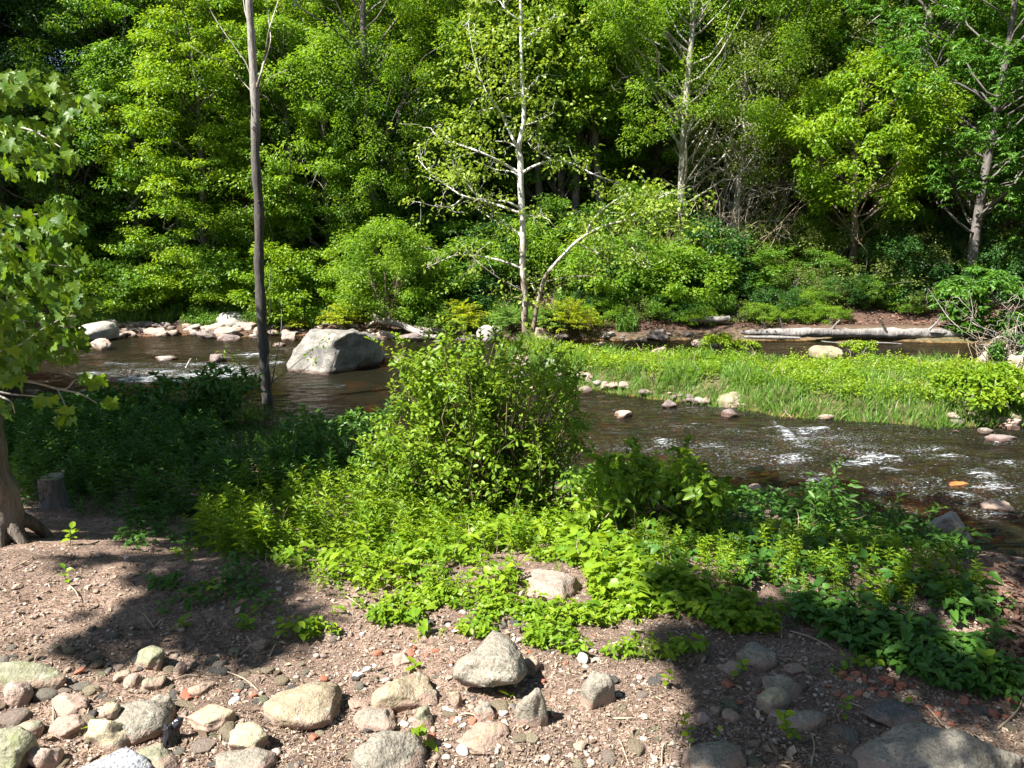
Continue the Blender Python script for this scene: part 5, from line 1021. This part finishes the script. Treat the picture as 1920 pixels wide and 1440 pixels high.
# ------------------------------------------------------------------ maple on the left: trunk, hanging branches, shading crown
g = hit([-12], [1012], False)[0]; e = empty('maple_tree', g); tag(e, 'maple tree with a flared trunk base and lobed leaves hanging in from the left', 'tree'); MY = float(g[1])
w = MB(); P = px_path([(2, 1030), (-2, 985), (-12, 930), (-26, 870), (-45, 800), (-70, 720), (-110, 600), (-150, 400), (-180, 200), (-200, 0), (-210, -300), (-215, -800), (-200, -1400)], MY, 60)
rm = np.random.default_rng(17); rad = np.interp(np.linspace(0, 1, 60), [0, .03, .1, .25, 1], [.17, .125, .115, .11, .05]) * (1 + .05 * np.sin(np.arange(60) * 1.3)); tube(w, P, rad, 28, .5, .24, 21)
for a, d, l in [(-.3, .9, .24), (.6, .3, .26), (1.6, -.2, .2), (2.6, .5, .2), (4.2, .1, .22), (5.4, .4, .26)]:
    b = g + np.array([math.cos(a) * l, math.sin(a) * l, -.06]); tube(w, smooth_path([g + np.array([math.cos(a) * .08, math.sin(a) * .08, .10]), g + np.array([math.cos(a) * l * .65, math.sin(a) * l * .65, .06]), b], 10), np.linspace(.055, .02, 10), 10, .5, .15, 3)
w.build('trunk', M['maplebark'], e, True)
mcl = [(50, 165, 70, 30, 18), (150, 190, 40, 18, 8), (50, 245, 80, 30, 20), (40, 300, 50, 30, 10), (110, 300, 30, 20, 6), (60, 430, 75, 45, 34), (115, 400, 35, 25, 10), (40, 500, 50, 40, 20), (130, 490, 28, 28, 9), (80, 545, 60, 30, 16), (150, 560, 30, 20, 5),
       (60, 605, 70, 25, 18), (35, 650, 50, 35, 18), (90, 645, 45, 30, 10), (146, 640, 16, 28, 5), (15, 700, 30, 22, 7), (85, 748, 16, 10, 2), (128, 772, 18, 16, 4), (168, 712, 20, 10, 3), (202, 752, 15, 8, 3), (5, 760, 12, 12, 2), (20, 150, 40, 20, 8), (10, 560, 30, 60, 12)]
lf = MB(); pos = []
for cx, cy, rx, ry, n in mcl:
    for _ in range(int(n * 4.2)): d = rm.uniform(-1, 1, 2); pos.append(D1(cx + d[0] * rx, cy + d[1] * ry, 3.5 + rm.normal(0, .22)))
pos = np.array(pos); n = len(pos); ax = unit(np.column_stack([rm.normal(.25, .5, n), rm.normal(-.1, .5, n), np.full(n, -.75)])); nr = unit(np.column_stack([rm.normal(-.1, .4, n), rm.normal(-.55, .4, n), rm.normal(.7, .3, n)]))
leaves(lf, pos, ax, nr, rm.uniform(.028, .058, n), rm.uniform(.033, .062, n), MAPLE, rm.random(n))
for b, r0, yy in [([(-160, 640), (-60, 690), (0, 708), (60, 716), (105, 728), (150, 738), (182, 756)], .012, 3.5), ([(100, 727), (125, 728), (142, 712), (160, 708)], .005, 3.5), ([(108, 729), (118, 750), (125, 768)], .004, 3.5), ([(-160, 640), (-50, 720), (0, 735), (30, 740), (60, 742), (85, 745)], .007, 3.45), ([(-30, 730), (5, 745), (22, 755), (28, 775)], .006, 3.5),
                  ([(-160, 560), (-40, 590), (30, 600), (80, 605), (120, 612)], .010, 3.5), ([(0, 660), (40, 645), (75, 620), (110, 600)], .006, 3.4), ([(-170, 380), (-50, 400), (30, 405), (90, 400), (130, 395)], .011, 3.5), ([(-50, 400), (20, 450), (70, 490), (130, 500)], .007, 3.5), ([(-180, 130), (-40, 150), (40, 150), (110, 170), (180, 195)], .012, 3.5), ([(-60, 190), (0, 230), (60, 245), (120, 280)], .008, 3.5), ([(-170, 480), (-20, 520), (60, 540), (130, 555)], .008, 3.5), ([(40, 560), (70, 590), (85, 640)], .004, 3.5)]:
    q = px_path([(a, c, rm.normal(0, .05)) for a, c in b], yy, 20); wb = MB(); tube(wb, q, np.linspace(r0, .002, 20), 6, .5); wb.build('branch', M['barkpale'], e, True)
lf.build('foliage', M['maple'], e)
sv = np.array(SUN)
def canopy(polys, rng, hmin, hmax, L, W):  # crown clumps shaped for shade: set up the sun rays over outlined ground
    C = []
    for poly, n in polys:
        G = wpoly(poly, n, rng, True); G[:, 2] += .1; t = rng.uniform(hmin, hmax, n)
        for _ in range(30):
            Q = G + sv * t[:, None]; u, v, d = project(Q); bad = (d > .2) & (u > -150) & (u < 2070) & (v > -140); t = np.where(bad, t + .6, t)
        C.append(G + sv * t[:, None])
    return np.vstack(C)
rc = np.random.default_rng(23)
CA = canopy([([(-100, 690), (560, 725), (700, 790), (720, 840), (640, 870), (520, 865), (400, 885), (310, 920), (200, 930), (-100, 900)], 640),
             ([(-200, 760), (0, 780), (20, 900), (-200, 920)], 70)], rc, 5.5, 9, 0, 0)
CA2 = canopy([([(230, 930), (420, 890), (560, 880), (700, 870), (740, 900), (600, 925), (430, 950), (330, 985), (240, 990)], 190),
              ([(235, 975), (420, 940), (450, 1010), (475, 1080), (545, 1120), (555, 1185), (420, 1275), (310, 1215), (175, 1205), (195, 1140), (240, 1080)], 120),
              ([(-100, 1212), (130, 1208), (250, 1222), (130, 1238), (-100, 1240)], 4), ([(100, 1052), (200, 1040), (200, 1058), (110, 1068)], 4), ([(50, 900), (240, 900), (240, 985), (160, 1000), (60, 985)], 120)], rc, 5.5, 8, 0, 0)
lf = MB(); clump_leaves(lf, CA, .30, 85, rc, .10, .085, RH, .6, .3, .7); clump_leaves(lf, CA2, .11, 26, rc, .09, .075, RH, .6, .3, .7); CA = np.vstack([CA, CA2]); lf.build('crown', M['canopy'], e)
wl_ = MB()
for c in CA[rc.random(len(CA)) < .04]:
    k = int(np.clip(30 + (c[2] - 4) * 3, 30, 57)); limb(wl_, P[k], c, .022, .005, rc, .05, 8, 4)
wl_.build('limb', M['barkpale'], e, True); shift(e)
# the tree behind the viewer's left shoulder whose crown dapples the right of the bank
CB = canopy([([(1150, 920), (1350, 870), (1560, 900), (1760, 960), (1920, 1010), (1990, 1100), (1990, 1250), (1800, 1240), (1600, 1120), (1400, 1050), (1200, 1030), (1140, 1010)], 620),
             ([(1240, 1100), (1500, 1160), (1700, 1260), (1990, 1330), (1990, 1460), (1640, 1460), (1480, 1400), (1300, 1440), (1330, 1300), (1230, 1200)], 210),
             ([(1440, 920), (1700, 930), (1960, 960), (1960, 1040), (1600, 1010)], 130), ([(1540, 1080), (1900, 1110), (1990, 1300), (1700, 1270)], 110), ([(1150, 890), (1340, 880), (1400, 1000), (1150, 1010)], 110)], rc, 6.0, 9.5, 0, 0)
e = empty('overhanging_tree', (-2.6, -1.6, 1.2)); tag(e, 'tall tree out of view whose crown throws dappled shade on the right of the bank', 'tree')
w = MB(); Pt = smooth_path([(-2.6, -1.6, 1.0), (-2.5, -1.4, 3.5), (-2.2, -.8, 6), (-1.6, .4, 8.5), (-1.2, 1.5, 10.5)], 20); tube(w, Pt, np.linspace(.22, .06, 20), 12, .5, .1, 4); w.build('trunk', M['bark'], e, True)
lf = MB(); CB = CB[vn((CB - sv * (CB[:, 2:3] / sv[2])) * 5.5, 77) + .35 * vn((CB - sv * (CB[:, 2:3] / sv[2])) * 1.6, 78) > -.06]; clump_leaves(lf, CB, .10, 34, rc, .09, .075, RH, .6, .3, .7); lf.build('crown', M['canopy'], e)
wl_ = MB()
for c in CB[rc.random(len(CB)) < .08]: limb(wl_, Pt[int(rc.integers(9, 19))], c, .02, .004, rc, .05, 8, 4)
wl_.build('limb', M['bark'], e, True); shift(e)

# ------------------------------------------------------------------ stump, seedlings, twigs, litter
g = hit([103], [948], False)[0]; e = empty('tree_stump', g); tag(e, 'old dark tree stump behind the maple trunk, with a split mossy top', 'stump')
w = MB(); tube(w, np.array([g + (0, 0, z) for z in (-.05, .02, .06, .11, .16, .20)]), [.12, .10, .085, .08, .078, .075], 18, .5, .2, 5); w.build('wood', M['bark'], e, True)
w = MB(); tube(w, np.array([g + (0, 0, z) for z in (.198, .21)]), [.072, .068], 14, .5, .2, 6); w.build('cut_top', M['green'], e); shift(e)
rsd = np.random.default_rng(88)
def seedling(px, py, h, n, lab, tpl=OV, mat='lime', L=.045, group=None):
    g = hit([px], [py], False)[0]; e = empty('seedling', g); tag(e, lab, 'seedling', group); w = MB(); tip = np.array([rsd.normal(0, .2) * h, rsd.normal(0, .2) * h, h]); Pq = limb(w, (0, 0, -.01), tip, .0022, .001, rsd, .05, 8, 4); w.build('stem', M['stem'], e)
    t = np.linspace(.35, 1, n); a = np.arange(n) * 2.4 + rsd.random() * 6; c = np.column_stack([np.interp(t, np.linspace(0, 1, 8), Pq[:, k]) for k in range(3)])
    lf = MB(); leaves(lf, c, np.stack([np.cos(a), np.sin(a), np.linspace(0, .6, n)], 1), unit(np.array([0, 0, 1.]) + .25 * rsd.normal(0, 1, (n, 3))), L * rsd.uniform(.7, 1.2, n), L * .72, tpl, rsd.random(n)); lf.build('foliage', M[mat], e); return e
for px, py, h, n, lab, tp, L in [(795, 1400, .07, 3, 'sprout with one big heart shaped leaf beside the mottled boulder', HEART, .06), (715, 1428, .03, 6, 'tiny leafy sprout on top of the mottled boulder', OV, .025), (465, 1180, .03, 6, 'bright green sprout alone in the tree shade', OV, .05), (530, 1178, .03, 5, 'yellow green sprout right of the bright one in the shade edge', OV, .04),
    (125, 1090, .06, 5, 'small sprout on the sunlit dirt near the maple trunk', OV, .035), (130, 1020, .08, 8, 'leafy seedling next to a rock by the maple trunk', OV, .05), (345, 1175, .03, 6, 'sprout in the middle of the shade patch', OV, .04), (630, 1190, .04, 5, 'seedling at the top of the open dirt', OV, .03), (775, 1255, .025, 4, 'round leaved sprout behind the low tan stone', OV, .04),
    (1380, 1275, .10, 8, 'seedling in front of the rounded stone in dappled shade', OV, .035), (1292, 1400, .10, 8, 'slim yellow seedling in dappled light right of centre', RH, .03), (1490, 1395, .12, 14, 'bushy green seedling in front of the wide grey stone', OV, .035), (1245, 1290, .07, 7, 'small yellowish seedling right of the lone grey stone', OV, .03), (1580, 1350, .08, 7, 'twiggy seedling left of the dark rounded boulder', OV, .03),
    (955, 1312, .02, 3, 'little two leaved sprout under the overhang of the propped stone', OV, .035), (1850, 1275, .12, 12, 'pale green seedling at the right edge', OV, .05), (1130, 1160, .06, 8, 'round leaved seedling right of the flat slab', HEART, .05), (1690, 1330, .03, 4, 'sprout above the dark rounded boulder', OV, .03), (1620, 1130, .12, 10, 'compound leaved bright sprout in the right hand cover', RH, .07), (165, 1375, .02, 2, 'single leaf sprout beside the smooth pink grey boulder', OV, .03), (1340, 1395, .05, 4, 'tiny seedling left of the smooth shaded boulder', OV, .02)]:
    seedling(px, py, h, n, lab, tp, L=L)
twigs = [((100,1390),(98,1310)),((270,1298),(330,1262)),((330,1276),(395,1273)),((415,1258),(485,1298)),((270,1155),(290,1180)),((290,1178),(320,1160)),((450,1230),(462,1195)),((505,1235),(520,1205)),((1480,1185),(1570,1225)),((1385,1238),(1480,1245)),((1730,1320),(1765,1360)),((1870,1370),(1920,1300)),((1465,1200),(1480,1150)),((650,1120),(690,1150)),((740,1370),(760,1340)),((1150,1350),(1200,1348)),((1160,1390),(1180,1440)),((130,1100),(150,1130)),((20,1070),(60,1045)),((1590,1320),(1625,1335)),((860,1345),(910,1352)),((1790,1275),(1840,1300)),((1240,1440),(1260,1390)),((1300,1440),(1295,1360)),((1520,1440),(1515,1370))]
for k, ((a, b), (c, d)) in enumerate(twigs):
    p0 = hit([a], [b])[0]; p1 = hit([c], [d])[0]; mb = MB(); mid = (p0 + p1) / 2 + np.array([rsd.normal(0, .015), rsd.normal(0, .015), .01]); up_ = np.array([0, 0, .006])
    tube(mb, smooth_path([p0 + up_, mid + up_, p1 + up_], 12), np.linspace(.0035, .0015, 12), 5, .5, .15, k); tag(mb.build('dry_twig', M['twig'], smooth=True), 'dry straw coloured twig lying among the stones on the dirt', 'twig', 'dry twigs on the dirt')
def litter(name, lab, poly, n, l0, l1, wr, mat, rng, tilt=.35, tpl=RH):
    p = sample_poly(poly, n, rng); G = hit(p[:, 0], p[:, 1], False); G = G[G[:, 2] > .1]; m = len(G); G[:, 2] = T(G[:, 0], G[:, 1]) + rng.uniform(0, .006, m); mb = MB()
    L = rng.uniform(l0, l1, m); leaves(mb, G, unit(np.column_stack([rng.normal(0, 1, (m, 2)), rng.normal(.1, tilt, m)])), unit(np.column_stack([rng.normal(0, tilt, (m, 2)), np.ones(m)])), L, L * rng.uniform(wr * .5, wr, m), tpl, rng.random(m))
    return tag(mb.build(name, mat), lab, 'litter', kind='stuff')
full = [(-150, 950), (300, 930), (800, 1000), (1300, 1000), (1900, 1050), (2050, 1460), (-150, 1460)]
litter('wood_chips', 'fine tan wood chips and bark flakes strewn over the dirt', full, 90000, .004, .018, .35, M['litter'], np.random.default_rng(3))
litter('dead_leaves', 'small curled dead leaves on the dirt', full, 1500, .02, .045, .6, M['litter'], np.random.default_rng(4), .5)
litter('drifted_leaves', 'dark dead leaves on the shaded shore by the heart shaped rock', [(1760, 1000), (2000, 980), (2000, 1320), (1840, 1220)], 1300, .025, .06, .7, M['rlitter'], np.random.default_rng(14), .5)
ds = MB(); x, y, s = isl_pts(2500, -.1, 4); n = len(x); leaves(ds, np.stack([x, y, T(x, y, False)], 1), unit(np.column_stack([ri.normal(0, .5, (n, 2)), np.ones(n)])), unit(ri.normal(0, 1, (n, 3))), ri.uniform(.12, .38, n), .008, BL, ri.random(n))
tag(ds.build('dry_grass', M['litter']), 'dry pale stalks among the island herbs', 'grass', kind='stuff')
rg = np.random.default_rng(6); p = sample_poly([(-100, 1000), (700, 1080), (1200, 1100), (1980, 1150), (2000, 1460), (-100, 1460)], 5200, rg); G = hit(p[:, 0], p[:, 1]); mb = MB(); V2, F2 = ICO[2]
tt = [rock_pts(2, 800 + k, 5)[0] for k in range(8)]; V1 = np.array([tt[k % 8] for k in range(len(G))]); a = rg.random(len(G)) * 6.28
wv = rg.uniform(.0025, .009, len(G)) * (1 + .8 * (rg.random(len(G)) < .1)); c, s = np.cos(a)[:, None], np.sin(a)[:, None]; S3 = np.stack([wv, wv * rg.uniform(.6, 1, len(G)), wv * rg.uniform(.4, .8, len(G))], 1)
V1 = V1 * S3[:, None]; V1 = np.stack([V1[..., 0] * c - V1[..., 1] * s, V1[..., 0] * s + V1[..., 1] * c, V1[..., 2]], -1) + G[:, None] + np.array([0, 0, .001])
mb.add(V1.reshape(-1, 3), (F2[None] + (np.arange(len(G)) * len(V2))[:, None, None]).reshape(-1, 3), np.repeat(rg.random(len(G)), len(V2)))
def gravel_mat():
    m, t, p = nt('gravel'); t.links.new(ramp(t, attr(t), [(0, (.12, .10, .09)), (.9, (.40, .35, .30)), (.5, (.30, .22, .17))]), p.inputs['Base Color']); p.inputs['Roughness'].default_value = .9; return m
tag(mb.build('fine_gravel', gravel_mat(), smooth=True), 'fine gravel and crumbs of stone bedded in the dirt', 'gravel', kind='stuff')
print('verts', sum(len(m.vertices) for m in bpy.data.meshes), 'objs', len(bpy.data.objects))
